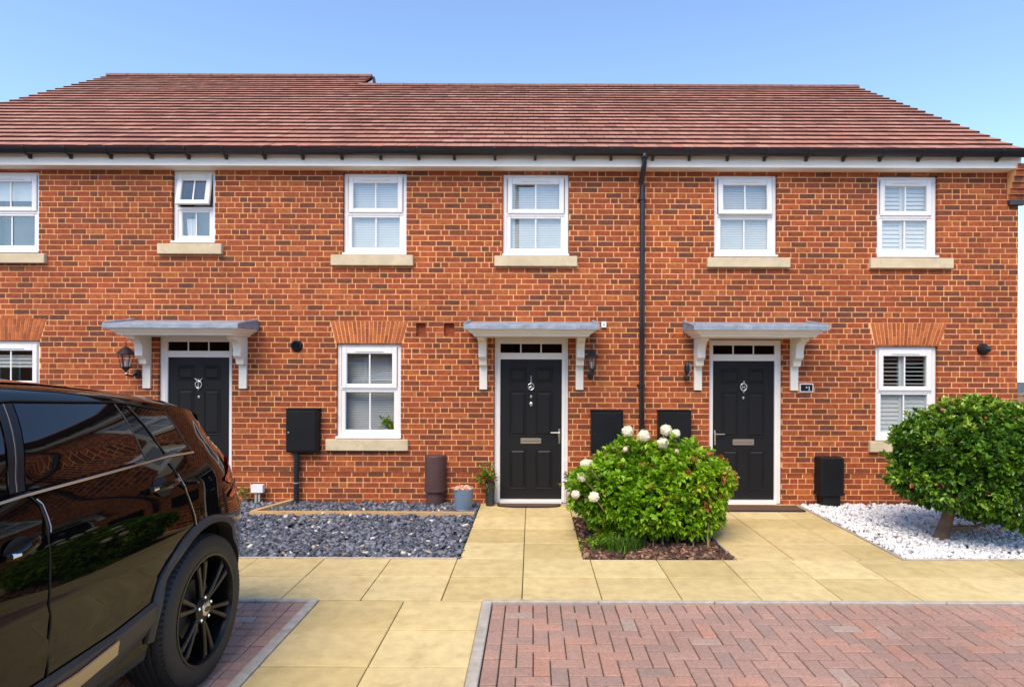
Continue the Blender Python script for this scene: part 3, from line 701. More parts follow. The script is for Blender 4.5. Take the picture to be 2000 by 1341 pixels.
# doors ----------------------------------------------------------
def door(h, dpx, o, mirror, number, bell=False):
    X0, X1, _, Z1 = o; cx = (X0+X1)/2; y = YW+.05
    fx0, fx1, fy0, fy1 = dpx['fan']; lx0, lx1, ly0, ly1 = dpx['leaf']
    lf = rect(lx0, ly0, lx1, ly1); fn = rect(fx0, fy0, fx1, fy1)
    Lx0, Lx1, Lz0, Lz1 = lf
    mb = MB()
    mb.box(X0+.002, Lx0-.004, y, y+.075, 0.0, Z1-.002, bev=.005); mb.box(Lx1+.004, X1-.002, y, y+.075, 0.0, Z1-.002, bev=.005)
    mb.box(Lx0-.0045, Lx1+.0045, y+.001, y+.075, Lz1+.004, fn[2], bev=.005); mb.box(Lx0-.0045, Lx1+.0045, y+.001, y+.075, fn[3], Z1-.002, bev=.005)
    for sgn in (-1, 1):   # raised bead around the jambs
        xx = Lx0-.035 if sgn < 0 else Lx1+.035
        mb.box(xx-.012, xx+.012, y-.008, y+.001, .0, Lz1+.04, bev=.003)
    fr = mb.build('door_frame', 'white', h)
    mb = MB(); fw = fn[1]-fn[0]
    for k in (1, 2): mb.box(fn[0]+fw*k/3-.009, fn[0]+fw*k/3+.009, y+.015, y+.024, fn[2]-.002, fn[3]+.002, bev=.003)
    mb.build('glazing_bar', 'white', fr)
    mb = MB(); mb.box(fn[0]-.006, fn[1]+.006, y+.026, y+.03, fn[2]-.004, fn[3]+.004); mb.build('fanlight_pane', 'darkglass', fr)
    mb = MB(); mb.box(Lx0-.004, Lx1+.004, YW-.035, y+.06, 0.003, .05, bev=.005); mb.build('threshold', 'white', fr)
    yl = y+.022; mb = MB()
    Lz0 = .052
    mb.box(Lx0, Lx1, yl, yl+.05, Lz0, Lz1, bev=.002)
    W_, Hh = Lx1-Lx0, Lz1-Lz0
    def panel(a, b, c, d):
        xa, xb = Lx0+W_*a, Lx0+W_*b; zt, zb = Lz1-Hh*c, Lz1-Hh*d
        i1, i2, i3 = .010, .020, .042
        R_ = lambda i, dy: [(xa+i, yl-dy, zb+i), (xb-i, yl-dy, zb+i), (xb-i, yl-dy, zt-i), (xa+i, yl-dy, zt-i)]
        rings = [R_(0, -.001), R_(.006, .007), R_(.014, .007), R_(.020, .001), R_(.026, .001), R_(.046, .015)]
        n = 4; V = [p for q in rings for p in q]; Fc = []
        for i in range(len(rings)-1):
            for j in range(4): a_ = i*4+j; b_ = i*4+(j+1) % 4; Fc.append((a_, b_, b_+4, a_+4))
        Fc.append(tuple(range(20, 24))); mb.add(V, Fc)
    for (a, b) in ((.145, .425), (.575, .855)):
        panel(a, b, .055, .163); panel(a, b, .225, .553); panel(a, b, .640, .93)
    df = mb.build('door', 'door', h)
    c = (Lx0+Lx1)/2
    # letterbox, handle, spyhole, knocker
    lb = dpx['letter']; q = rect(*lb); mb = MB(); mb.ring(q[0], q[1], q[2], q[3], .012, yl-.012, yl-.001, bev=.003); mb.box(q[0]+.012, q[1]-.012, yl-.008, yl-.001, q[2]+.012, q[3]-.012, bev=.002)
    mb.box(q[0]+.02, q[1]-.02, yl-.0095, yl-.008, (q[2]+q[3])/2-.008, (q[2]+q[3])/2-.003, m=1); mb.build('letterbox', ['steel', 'gap'], df)
    hx = Lx1-.03 if not mirror else Lx0+.03; sg = -1 if not mirror else 1
    hz = at(dpx['hx'], dpx['hy'])[1]
    mb = MB(); mb.box(hx-.014, hx+.014, yl-.012, yl-.001, hz-.155, hz+.05, bev=.005); mb.tube([(hx, yl-.01, hz), (hx, yl-.05, hz)], .010, 10)
    mb.tube([(hx-sg*.008, yl-.05, hz), (hx+sg*.12, yl-.05, hz)], .0085, 10); mb.lathe([(.009, 0), (.009, -.006)], (hx, yl-.012, hz-.09), 10, 'Y'); mb.build('handle', 'steel', df, smooth=True)
    z = at(dpx['hx'], dpx['spy'])[1]; mb = MB(); mb.lathe([(.018, 0), (.016, -.008), (.008, -.01)], (c, yl-.001, z), 14, 'Y'); mb.build('spyhole', 'chrome', df, smooth=True)
    z = at(dpx['hx'], dpx['knock'])[1]; mb = MB(); n = 6 if number == 'B' else 12
    hh, ww = .050, .043
    for k in range(n):
        a = [math.pi/2+2*math.pi*(k+t)/n for t in (0, 1)]
        P = [(c+ww*math.cos(t), yl-.012, z+hh*math.sin(t)) for t in a]; mb.tube(P, .009, 8)
    if number == 'A':
        for dx in (-.05, 0, .05): mb.tube([(c+dx*.3, yl-.012, z+hh), (c+dx, yl-.012, z+hh+.035)], .008, 8)
        mb.tube([(c, yl-.012, z+hh), (c, yl-.012, z-hh-.02)], .010, 8)
    elif number == 'B':
        mb.tube([(c, yl-.012, z+hh), (c, yl-.012, z+hh+.10)], [.009, .004], 8)
        for t in (90, 210, 330): mb.tube([(c, yl-.012, z), (c+.026*math.cos(R(t)), yl-.012, z+.026*math.sin(R(t)))], .010, 8)
    else:
        mb.tube([(c, yl-.012, z+hh), (c, yl-.012, z+hh+.035)], .012, 8); mb.tube([(c, yl-.012, z-hh), (c, yl-.012, z-hh-.03)], .009, 8)
        for dx in (-.014, .014): mb.tube([(c+dx, yl-.012, z-.024), (c+dx, yl-.012, z+.024)], .007, 8)
        mb.tube([(c-.014, yl-.012, z), (c+.014, yl-.012, z)], .006, 8)
    mb.build('knocker', 'steel', df, smooth=True)
    if bell:
        z = at(1037, 789)[1]; mb = MB(); mb.lathe([(.030, 0), (.030, -.012), (.022, -.03), (.008, -.038)], (c, yl-.001, z), 18, 'Y')
        mb.v = [(p[0], p[1], z+(p[2]-z)*1.4) for p in mb.v]; mb.build('bell_knob', 'chrome', df, smooth=True)
door(hA, dict(fan=(322, 443, 667, 684.5), leaf=(323, 443, 698, 968), letter=(364, 853, 404, 864), hx=383, hy=846, spy=775, knock=751), dA, True, 'A')
door(hB, dict(fan=(977, 1097, 671, 688.5), leaf=(977, 1097, 702, 970), letter=(1016.5, 856, 1057, 867), hx=1037, hy=845, spy=774.5, knock=755), dB, False, 'B', True)
door(hC, dict(fan=(1395, 1515, 674, 691.5), leaf=(1395, 1515, 705, 973), letter=(1434, 858, 1476, 870), hx=1455, hy=848, spy=777, knock=756), dC, True, 'C')
# canopies
def canopy(h, cpx, dz):
    c = at(cpx, 700)[0]; yf = 7.72; hw = .86
    zt = at(1040, 640, yf)[1]+dz; zb = at(1040, 654, yf+.05)[1]+dz
    mb = MB(); e = .004
    # stepped cornice, wider towards the top
    steps = [(zb-.012, .74, .11), (zb+.022, .76, .09), (zb+.026, .785, .07), (zb+.05, .80, .055), (zb+.055, .825, .035), (zt-.004, .845, .012)]
    rings = []
    for (z, w, d) in steps: rings.append([(c-w, yf+d, z), (c+w, yf+d, z), (c+w, YW-.002, z), (c-w, YW-.002, z)])
    mb.loft(rings); cn = mb.build('canopy', 'trim', h)
    r = random.Random(int(cpx)); n = 14
    mb = MB(); z0 = zt-.003
    fr = [];
    for i in range(n+1):
        x = c-hw+2*hw*i/n; j = r.uniform(-.006, .006); k = r.uniform(-.004, .004)
        fr.append([(x, yf-.004+j*.3, z0-.012+k), (x, yf-.002, z0+.035+j), (x*1.0, yf+.03, z0+.052+j), (x, YW-.004, z0+.125), (x, YW-.003, z0-.0)])
    mb.loft(fr, True, True)
    mb.tube([(c-hw+.01, yf+.02, z0+.045), (c-hw+.02, YW-.02, z0+.13)], .022, 8); mb.tube([(c+hw-.01, yf+.02, z0+.045), (c+hw-.02, YW-.02, z0+.13)], .022, 8)
    mb.build('lead_roof', 'lead', cn, smooth=True)
    for s in (-1, 1):
        x = c+s*.655; t = .052; mb = MB(); zt_ = zb-.0125
        pr = [(YW-.003, zt_), (YW-.36, zt_), (YW-.36, zt_-.04)]
        for k in range(7): a = math.pi/2*k/6; pr.append((YW-.34+.14*math.sin(a), zt_-.05-.13*(1-math.cos(a))))
        pr += [(YW-.20, zt_-.26), (YW-.17, zt_-.285), (YW-.13, zt_-.285), (YW-.115, zt_-.37), (YW-.035, zt_-.385), (YW-.035, zt_-.70), (YW-.003, zt_-.70)]
        mb.prism(pr, x-t, x+t, 'X'); mb.lathe([(.006, 0), (.006, -.003)], (x, YW-.035, zt_-.65), 8, 'Y'); mb.build('bracket', 'trim', cn)
canopy(hA, 382.5, -.012*0); canopy(hB, 1038, 0); canopy(hC, 1456, 0)
# ---------------------------------------------------------------- fittings on the wall
def meter(px, label, pipe=None):
    q = rect(*px); e = empty('meter_cabinet', ((q[0]+q[1])/2, YW, 0), label, 'meter cabinet', 'meter cabinets on the front wall')
    mb = MB(); mb.box(q[0], q[1], YW-.14, YW-.002, q[2], q[3], bev=.012); mb.box(q[0]-.006, q[1]+.006, YW-.146, YW-.002, q[3]-.002, q[3]+.014, bev=.004); mb.build('cabinet', 'meter', e)
    mb = MB(); mb.box(q[0]+.022, q[1]-.022, YW-.152, YW-.141, q[2]+.03, q[3]-.02, bev=.006)
    d = mb.build('door', 'meter', e)
    mb = MB(); mb.lathe([(.012, 0), (.012, -.008), (.004, -.01)], (q[0]+.045, YW-.152, q[2]+.27*1.0), 10, 'Y'); mb.build('lock', 'steel' if pipe else 'black', d)
    if pipe:
        a = at(583, 883)[0]; mb = MB(); mb.tube([(a, YW-.07, q[2]+.01), (a, YW-.07, .01)], .036, 14); mb.build('conduit_pipe', 'black', e, smooth=True)
        mb = MB(); mb.lathe([(.039, 0), (.039, .012)], (a, YW-.07, at(583, 941)[1]), 14); mb.build('pipe_clip', 'kerb', e)
meter((566, 798, 627, 881), 'black meter cabinet left of the ground floor window, on a black pipe', True)
meter((1153, 801, 1214, 885), 'black meter cabinet between the oval-mat door and the downpipe')
meter((1283, 801, 1345, 887), 'black meter cabinet right of the downpipe, partly behind white flowers')
# drainpipe
px_ = at(1252, 600)[0]; yp = YW-.075
e = empty('downpipe', (px_, yp, 0), 'black rainwater downpipe running down the wall between two houses', 'downpipe')
g0 = at(1259, 305, YW-.25); g1 = at(1258, 322, YW-.22); g2 = at(1252, 352, yp)
mb = MB(); mb.tube([(g0[0], YW-.25, g0[1]), (g1[0], YW-.235, g1[1]+.01), (g1[0]-.01, YW-.20, g1[1]-.08), (g2[0], yp-.01, g2[1]-.03), (g2[0], yp, g2[1]-.08)], .034, 14)
mb.tube([(px_, yp, g2[1]-.07), (px_, yp, .005)], .034, 14); mb.build('pipe', 'gutter', e, smooth=True)
mb = MB(); mb.lathe([(.038, .04), (.046, .03), (.046, -.03), (.038, -.04)], (g0[0], YW-.247, g0[1]+.0), 14); mb.build('outlet', 'gutter', e, smooth=True)
for yy in (391, 752):
    z = at(1252, yy)[1]; mb = MB(); mb.lathe([(.036, -.025), (.042, -.02), (.042, .02), (.036, .025)], (px_, yp, z), 14); mb.box(px_-.055, px_+.055, YW-.03, YW-.002, z-.014, z+.014, bev=.003); mb.build('pipe_clip', 'gutter', e, smooth=True)
# lanterns
def lantern(px, py_top, py_bot, wpx, X_off, label, Yd):
    ax, az = at(px, (py_top+py_bot)/2, Yd); top = at(px, py_top, Yd)[1]; bot = at(px, py_bot, Yd)[1]; hh = top-bot; w = wpx*Yd/F/2
    bx = ax+X_off
    e = empty('wall_lantern', (bx, YW, bot), label, 'lantern', 'wall lanterns beside the doors')
    zt = top-hh*.13; zc = zt-hh*.19; zb = bot+hh*.33
    mb = MB(); n = 8
    mb.lathe([(.003, 0), (w*.35, -.012), (w*.8, -(zt-zc)*.65), (w*1.05, -(zt-zc)), (w*1.05, -(zt-zc)-.012), (w*.8, -(zt-zc)-.014)], (ax, Yd, zt), n)
    mb.tube([(ax, Yd, zt-.005), (ax, Yd, top-.012)], [.008, .005], 8); mb.lathe([(.002, .012), (.009, .004), (.009, -.004), (.002, -.012)], (ax, Yd, top-.012), 8); mb.build('lantern_top', 'black', e, smooth=False)
    mb = MB()
    for k in range(6):
        t = 2*math.pi*(k+.5)/6; c_, s_ = math.cos(t), math.sin(t); mb.tube([(ax+w*.84*c_, Yd+w*.84*s_, zc), (ax+w*.52*c_, Yd+w*.52*s_, zb)], .0045, 6)
    mb.lathe([(w*.60, .008), (w*.60, -.006), (w*.45, -.02), (w*.16, -.05), (.002, -.055)], (ax, Yd, zb), n); mb.build('cage', 'black', e)
    mb = MB(); mb.lathe([(w*.50, 0), (w*.80, zc-zb)], (ax, Yd, zb+.004), 6, caps=False); mb.build('lantern_glass', 'lampglass', e, fix=False)
    mb = MB(); mb.lathe([(.012, 0), (.018, .04), (.012, .075), (.003, .085)], (ax, Yd, zb+.01), 10); mb.build('bulb', 'bulb', e, smooth=True)
    zz = bot+hh*.13
    mb = MB(); mb.tube([(ax, Yd, zb-.04), (ax, Yd+.0, zz+.0), ((ax+bx)/2, (Yd+YW)/2, zz-.02), (bx, YW-.02, zz+.01)], [.014, .014, .014, .014], 8)
    mb.lathe([(.045, -.002), (.042, -.02), (.02, -.03)], (bx, YW, zz+.01), 16, 'Y')
    mb.v = [(p[0], p[1], zz+.01+(p[2]-zz-.01)*(1.35 if p[1] > YW-.04 and abs(p[0]-bx) < .05 else 1)) for p in mb.v]
    mb.build('arm', 'black', e, smooth=True)
    return e
e = lantern(246, 667, 741, 32, .03, 'black lantern wall light above the parked car, with a white sensor eye', YW-.20)
x, z = at(248, 729, YW-.22); mb = MB(); mb.lathe([(.013, 0), (.010, -.01), (.002, -.013)], (x, YW-.235, z), 12, 'Y'); mb.build('sensor', 'white', e, smooth=True)
lantern(1156, 675, 742, 24, -.005, 'black lantern wall light right of the oval-mat door', YW-.16)
# third lantern, small oval one seen edge on
x, z = at(1342, 722, YW-.08)
e = empty('wall_lantern', (x, YW, z), 'small black curved wall light left of the right-hand door', 'lantern', 'wall lanterns beside the doors')
mb = MB(); mb.tube([(x+.02, YW-.09, z+.125), (x+.005, YW-.10, z+.10), (x-.005, YW-.10, z+.06)], [.006, .014, .03], 10); mb.tube([(x-.005, YW-.1, z+.06), (x-.005, YW-.1, z+.0), (x, YW-.09, z-.06)], [.03, .036, .014], 10); mb.build('lamp_body', 'black', e, smooth=True)
for s in (-1, 1):
    mb = MB(); mb.tube([(x+.004, YW-.10, z+.10), (x+s*.040, YW-.11, z+.055), (x+s*.045, YW-.115, z+.0), (x+s*.025, YW-.10, z-.05), (x+s*.01, YW-.08, z-.09)], .006, 8); mb.build('scroll', 'lead' if s > 0 else 'black', e, smooth=True)
mb = MB(); mb.box(x-.032, x+.032, YW-.10, YW-.002, z-.125, z-.085, bev=.008); mb.build('base_plate', 'black', e)
# extractor cowls
x, z = at(580, 675); e = empty('vent_cowl', (x, YW, z), 'round black vent cover on the wall left of the ground floor window', 'vent', 'round wall vents')
mb = MB(); mb.lathe([(.078, -.002), (.078, -.02), (.060, -.035), (.052, -.035), (.05, -.012), (.002, -.012)], (x, YW, z), 24, 'Y'); mb.build('cowl', 'meter', e, smooth=True)
mb = MB()
for k in range(5): mb.box(x-.045, x+.045, YW-.032, YW-.012, z-.04+k*.02, z-.035+k*.02)
mb.build('louvre', 'meter', e)
x, z = at(1919, 682); e = empty('vent_cowl', (x, YW, z), 'black hooded vent cowl near the right end of the wall', 'vent', 'round wall vents')
mb = MB(); mb.lathe([(.080, -.002), (.080, -.02), (.06, -.03)], (x, YW, z), 24, 'Y'); mb.build('back_ring', 'meter', e, smooth=True)
mb = MB(); mb.lathe([(.062, -.02), (.060, -.06), (.035, -.12), (.003, -.15)], (x, YW, z+.0), 20, 'Y'); mb.build('cowl', 'black', e, smooth=True)
# number plate by the right door
q = rect(1561, 748.5, 1588, 765.5); e = empty('house_number_plaque', ((q[0]+q[1])/2, YW, (q[2]+q[3])/2), 'small dark blue house number plaque with a pale rim beside the door bracket', 'plaque')
mb = MB(); mb.box(q[0], q[1], YW-.014, YW-.002, q[2], q[3], bev=.003); mb.build('rim', 'white', e)
mb = MB(); mb.box(q[0]+.014, q[1]-.014, YW-.018, YW-.0135, q[2]+.014, q[3]-.014, bev=.002); mb.build('plate', 'sign', e)
cx_, cz_ = (q[0]+q[1])/2, (q[2]+q[3])/2
mb = MB(); mb.box(cx_+.030, cx_+.038, YW-.020, YW-.0178, cz_-.030, cz_+.018); mb.box(cx_+.022, cx_+.0302, YW-.020, YW-.0178, cz_+.006, cz_+.014); mb.box(cx_+.022, cx_+.046, YW-.0203, YW-.0178, cz_-.034, cz_-.029)
mb.lathe([(.010, -.0178), (.010, -.020)], (cx_-.002, YW, cz_+.006), 10, 'Y'); mb.build('numeral', 'white', e)
# little white alarm/label box next to the middle canopy
q = rect(1174, 628, 1184, 640, YW); e = empty('junction_box', ((q[0]+q[1])/2, YW, q[2]), 'tiny white square box on the wall at the canopy end', 'junction box')
mb = MB(); mb.box(q[0], q[1], YW-.035, YW-.002, q[2], q[3], bev=.005); mb.build('casing', 'white', e)
mb = MB(); c_ = (q[0]+q[1])/2; mb.box(c_-.01, c_+.01, YW-.038, YW-.034, (q[2]+q[3])/2-.012, (q[2]+q[3])/2+.014, bev=.002); mb.build('cover_screw', 'kerb', e)
# brown and black service covers
gx, gy = gnd(847, 991)
def cover(px, ytop, ymid, ybot, wtop, wbot, mat, rnd_, label):
    gx, gy = gnd(px, ybot); gy = YW-.19; x = ray(px, ybot)[0]*gy
    e = empty('service_cover', (x, gy, 0), label, 'service cover', 'plastic service pipe covers')
    zt = at(px, ytop, gy)[1]; zm = at(px, ymid, gy)[1]; d = YW-.004
    def prof(w, y0, rr):
        pts = [(x-w, d), (x-w, y0+rr)]
        for k in range(1, 7): t = math.pi/2*k/6; pts.append((x-w+rr*(1-math.cos(t)), y0+rr*(1-math.sin(t))))
        for k in range(0, 6): t = math.pi/2*k/6; pts.append((x+w-rr*(1-math.cos(math.pi/2-t)), y0+rr*(1-math.sin(math.pi/2-t))))
        pts += [(x+w, y0+rr), (x+w, d)]
        return pts
    w = wtop*gy/F/2; w2 = wbot*gy/F/2
    mb = MB(); pr = prof(w, gy, rnd_*w); pi = prof(w-.012, gy+.012, rnd_*w*.9)
    mb.loft([[(a, b, zm-.01) for a, b in pr], [(a, b, zt-.012) for a, b in pr], [(a, b, zt) for a, b in pi]]); mb.build('hood', mat, e, smooth=True)
    mb = MB(); pr = prof(w+.008, gy-.008, rnd_*w); mb.loft([[(a, b, zm-.018) for a, b in pr], [(a, b, zm+.012) for a, b in pr]]); mb.build('collar', mat, e, smooth=True)
    mb = MB(); pr = prof(w2, gy+.02, rnd_*w2); mb.loft([[(a, b, -.01) for a, b in pr], [(a, b, zm-.01) for a, b in pr]]); mb.build('base', mat, e, smooth=True)
cover(847, 891, 959, 992, 42, 36, 'brown', .98, 'brown rounded plastic service cover against the wall in slate chippings')
cover(1626.5, 894, 965, 996, 48, 36, 'meter', .22, 'black plastic service cover against the wall in white gravel')
# white socket post at the left
gx, gy = gnd(503, 984); e = empty('socket_post', (gx, gy, 0), 'small white outdoor box on twin stems in the slate by the wall', 'outdoor box')
mb = MB(); z0, z1 = at(503, 961.5, gy)[1], at(503, 945.5, gy)[1]; mb.box(gx-.082, gx+.082, gy-.03, gy+.04, z0, z1, bev=.006); mb.build('casing', 'white', e)
for s in (-1, 1):
    mb = MB(); mb.box(gx+s*.022-.014, gx+s*.022+.014, gy-.01, gy+.015, -.01, z0+.004, bev=.003); mb.build('stem', 'kerb', e)
# door mats
def matx(c, hw, y0, y1, rnd_, label):
    pts = []
    for k in range(25):
        t = math.pi+math.pi*k/24; pts.append((c+hw*math.copysign(abs(math.cos(t))**rnd_, math.cos(t)), y1-(y1-y0)*abs(math.sin(t))**rnd_))
    e = empty('doormat', (c, y1, 0), label, 'doormat', 'doormats')
    mb = MB(); mb.prism(pts, .003, .014, 'Z'); mb.build('mat_border', 'matedge', e)
    sh = [(c+(a-c)*.955, (y0+y1)/2+(b-(y0+y1)/2)*.86) for a, b in pts]
    mb = MB(); mb.prism(sh, .0135, .019, 'Z'); mb.build('mat_pile', 'mat', e)
c1 = at(1033, 980, 8.1)[0]
matx(c1, .43, gnd(1033, 991)[1], YW-.05, .5, 'dark brown doormat with rounded corners at the middle door')
cC = (dC[0]+dC[1])/2
matx(cC+.04, .60, gnd(1480, 999.5)[1], YW-.05, .06, 'wide rectangular brown doormat at the right-hand door')

# ---------------------------------------------------------------- foliage
def leaves(C, D, size, asp, fold=.25, cs=None, curl=.15):
    """C centres (n,3), D directions (n,3); returns verts (n*4,3), faces (2n,3)"""
    n = len(C); D = D/np.linalg.norm(D, axis=1, keepdims=True)
    up = nr.normal(0, .45, (n, 3)); up[:, 2] += 1
    S = np.cross(D, up); S /= np.linalg.norm(S, axis=1, keepdims=True)+1e-9; Nn = np.cross(S, D)
    L = size*nr.uniform(.65, 1.25, (n, 1)); W = L*asp*nr.uniform(.8, 1.2, (n, 1))
    base = C; tip = C+D*L-Nn*L*curl; mid = C+D*L*.60
    l = mid+S*W/2+Nn*W*fold; r = mid-S*W/2+Nn*W*fold
    V = np.stack([base, r, tip, l], 1).reshape(-1, 3)
    i = np.arange(n)*4
    Fc = np.stack([np.stack([i, i+1, i+2], 1), np.stack([i, i+2, i+3], 1)], 1).reshape(-1, 3)
    return V, Fc
def whorls(P, Dr, m, size, asp, spread, stem=.0, cv=None):
    """leaf rosettes at points P pointing along Dr"""
    n = len(P); Dr = Dr/np.linalg.norm(Dr, axis=1, keepdims=True)
    a = np.cross(Dr, np.array([[.3, .2, 1.]])); a /= np.linalg.norm(a, axis=1, keepdims=True); b = np.cross(Dr, a)
    C = []; D = []; RR = []
    base = nr.uniform(0, 1, n) if cv is None else cv
    for k in range(m):
        t = 2*np.pi*k/m*1.618+nr.uniform(0, 6.28, n); sp = spread*nr.uniform(.45, 1.3, n)
        d = Dr*np.cos(sp)[:, None]+(a*np.cos(t)[:, None]+b*np.sin(t)[:, None])*np.sin(sp)[:, None]
        C.append(P-Dr*stem*k/m); D.append(d); RR.append(np.clip(base+nr.normal(0, .12, n), 0, 1))
    V, Fc = leaves(np.concatenate(C), np.concatenate(D), size, asp)
    return V, Fc, np.repeat(np.concatenate(RR), 2)
def lump(D, f, ph):
    return (np.sin(D[:, 0]*f+ph)*np.cos(D[:, 1]*f*1.3+ph*2)+np.sin(D[:, 2]*f*1.1+ph*3+D[:, 0]*2))*.5
def crown(name, parent, mat, c, rad, n, m, size, asp, lo, amp, freq, seed, cvf, spread=.95, zcut=None, keep=None):
    global nr
    nr = np.random.RandomState(seed)
    D = nr.normal(0, 1, (n, 3)); D /= np.linalg.norm(D, axis=1, keepdims=True)
    u = nr.uniform(0, 1, n)
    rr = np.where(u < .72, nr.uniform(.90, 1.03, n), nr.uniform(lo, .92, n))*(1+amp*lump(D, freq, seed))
    P = D*rr[:, None]*np.array(rad)+np.array(c)
    ok = P[:, 2] > (zcut if zcut is not None else -9)
    if keep is not None: ok &= keep(P)
    P, D, rr = P[ok], D[ok], rr[ok]
    Dr = D/np.array(rad)+nr.normal(0, .35, D.shape); Dr[:, 2] += .35
    V, Fc, r_ = whorls(P, Dr, m, size, asp, spread, .03, cvf(P, D, rr))
    return fast(name, V, Fc, r_, mat, parent)
def limbs(mb, base, c, rad, n, r0, seed):
    r = random.Random(seed)
    for k in range(n):
        t = 2*math.pi*k/n+r.uniform(-.3, .3); e_ = r.uniform(.1, .9)
        q = (c[0]+rad[0]*.75*math.cos(t)*math.cos(e_), c[1]+rad[1]*.75*math.sin(t)*math.cos(e_), c[2]+rad[2]*.75*math.sin(e_))
        mid = tuple(base[i]*.5+q[i]*.5+r.uniform(-.05, .05) for i in range(3)); mb.tube([base, mid, q], [r0, r0*.6, r0*.25], 7)
# white flowered bush
bc = (1.30, 6.80, .435); br_ = (.79, .64, .52)
e = empty('flowering_bush', (1.3, 6.75, 0), 'wide bright green bush with white pompom flowers in the bark bed', 'bush')
mb = MB(); limbs(mb, (1.25, 6.75, -.02), bc, br_, 9, .018, 5); limbs(mb, (1.5, 6.65, -.02), bc, br_, 7, .014, 6)
nrr = random.Random(4)
for k in range(16):
    x = nrr.uniform(.75, 1.95); y = nrr.uniform(6.2, 6.5); mb.tube([(x, y, -.02), (x+nrr.uniform(-.08, .08), y+.1, .12), (x+nrr.uniform(-.15, .15), y+.15, .34)], [.009, .007, .004], 6)
mb.build('stems', 'twig', e)
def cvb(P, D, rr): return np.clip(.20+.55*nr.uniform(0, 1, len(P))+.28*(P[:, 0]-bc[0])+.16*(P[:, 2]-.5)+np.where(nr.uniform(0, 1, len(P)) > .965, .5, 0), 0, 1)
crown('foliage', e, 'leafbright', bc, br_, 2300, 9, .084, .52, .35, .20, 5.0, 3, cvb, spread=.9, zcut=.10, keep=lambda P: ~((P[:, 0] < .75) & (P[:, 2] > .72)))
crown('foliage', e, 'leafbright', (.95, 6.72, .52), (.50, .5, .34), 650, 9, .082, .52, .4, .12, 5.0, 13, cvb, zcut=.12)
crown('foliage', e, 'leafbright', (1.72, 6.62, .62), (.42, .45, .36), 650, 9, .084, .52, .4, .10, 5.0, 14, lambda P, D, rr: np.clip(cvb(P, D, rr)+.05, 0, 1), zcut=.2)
nr = np.random.RandomState(77); P = []
for k in range(130):
    t = nr.uniform(0, 6.28); e1 = nr.uniform(-.1, 1.45); h = nr.uniform(.0, .14)
    for j in range(3):
        s = .98+h*j/2; P.append((bc[0]+br_[0]*s*math.cos(t)*math.cos(e1), bc[1]+br_[1]*s*math.sin(t)*math.cos(e1), bc[2]+br_[2]*s*math.sin(e1)))
P = np.array(P); D = P-np.array(bc); D[:, 2] += .5
V, Fc, r_ = whorls(P, D, 7, .075, .5, .8, .02, np.where(nr.uniform(0, 1, len(P)) > .93, .98, nr.uniform(.4, .93, len(P)))); fast('foliage', V, Fc, r_, 'leafbright', e)
FL = [(1226, 842, 12, 0), (1258, 851, 13, 0), (1301, 840, 12, 0), (1320, 846, 9, 0), (1295, 865, 12, 0), (1322, 883, 8, 1), (1336, 885, 6, 1), (1143, 905, 10, 0), (1136, 931, 10, 0), (1124, 965, 9, 1), (1160, 970, 11, 0), (1221, 877, 6, 1), (1152, 902, 6, 1)]
for i, (fx, fy, fr_, kd) in enumerate(FL):
    Y = 6.45 if fy < 890 else 6.18
    if fx > 1280 and fy < 890: Y = 6.5
    x, z = at(fx, fy, Y); rad = fr_*.93*Y/F
    mb = MB(); r = random.Random(i); n = 130 if fr_ > 8 else 60
    for k in range(n):        # petals on a ball
        ph = math.acos(1-2*(k+.5)/n); th = k*2.39996
        d = Vector((math.sin(ph)*math.cos(th), math.sin(ph)*math.sin(th), math.cos(ph)))
        a = d.cross(Vector((.2, .3, 1))).normalized(); b = d.cross(a); c_ = Vector((x, Y, z))+d*rad*r.uniform(.86, 1.0); s = rad*.34; ti = r.uniform(-.5, .5)
        q = [c_+a*s+d*s*ti, c_+b*s, c_-a*s-d*s*ti, c_-b*s]; q[1] = q[1]-d*s*.3; q[3] = q[3]-d*s*.3
        mb.add(q, [(0, 1, 2), (0, 2, 3)])
    mb.lathe([(.001, -.8*rad)]+[(rad*.8*math.sin(math.pi*j/6), -rad*.8*math.cos(math.pi*j/6)) for j in range(1, 6)]+[(.001, .8*rad)], (x, Y, z), 10)
    mb.build('flower_head', 'rosepetal' if kd else 'petal', e, fix=False)
mb = MB()
for (bx_, by_) in ((1226, 842), (1258, 851), (1301, 840), (1295, 865), (1143, 905), (1136, 931), (1160, 970), (1207, 868)):
    Y = 6.45 if by_ < 890 else 6.18
    x, z = at(bx_, by_, Y); mb.tube([(x, Y, z), (x*.8+.2*1.2, Y+.08, z-.16), (x*.6+.4*1.25, 6.7, z-.38)], [.006, .007, .009], 6)
mb.build('flower_stalks', 'twig', e)
P = []
for (bx_, by_) in ((1226, 862), (1240, 880), (1258, 872), (1310, 862), (1300, 882), (1270, 885), (1210, 885), (1215, 860), (1150, 915), (1130, 925), (1122, 945), (1118, 975), (1335, 872), (1350, 868)):
    Y = 6.5 if by_ < 890 else 6.25; x, z = at(bx_, by_, Y)
    for k in range(5): P.append((x+nr.normal(0, .03), Y+nr.normal(0, .05), z+nr.normal(0, .03)))
P = np.array(P); D = nr.normal(0, .6, P.shape); D[:, 2] += .9
V, Fc, r_ = whorls(P, D, 7, .075, .4, .9, .03, nr.uniform(.2, .85, len(P))); fast('foliage', V, Fc, r_, 'leafbright', e)
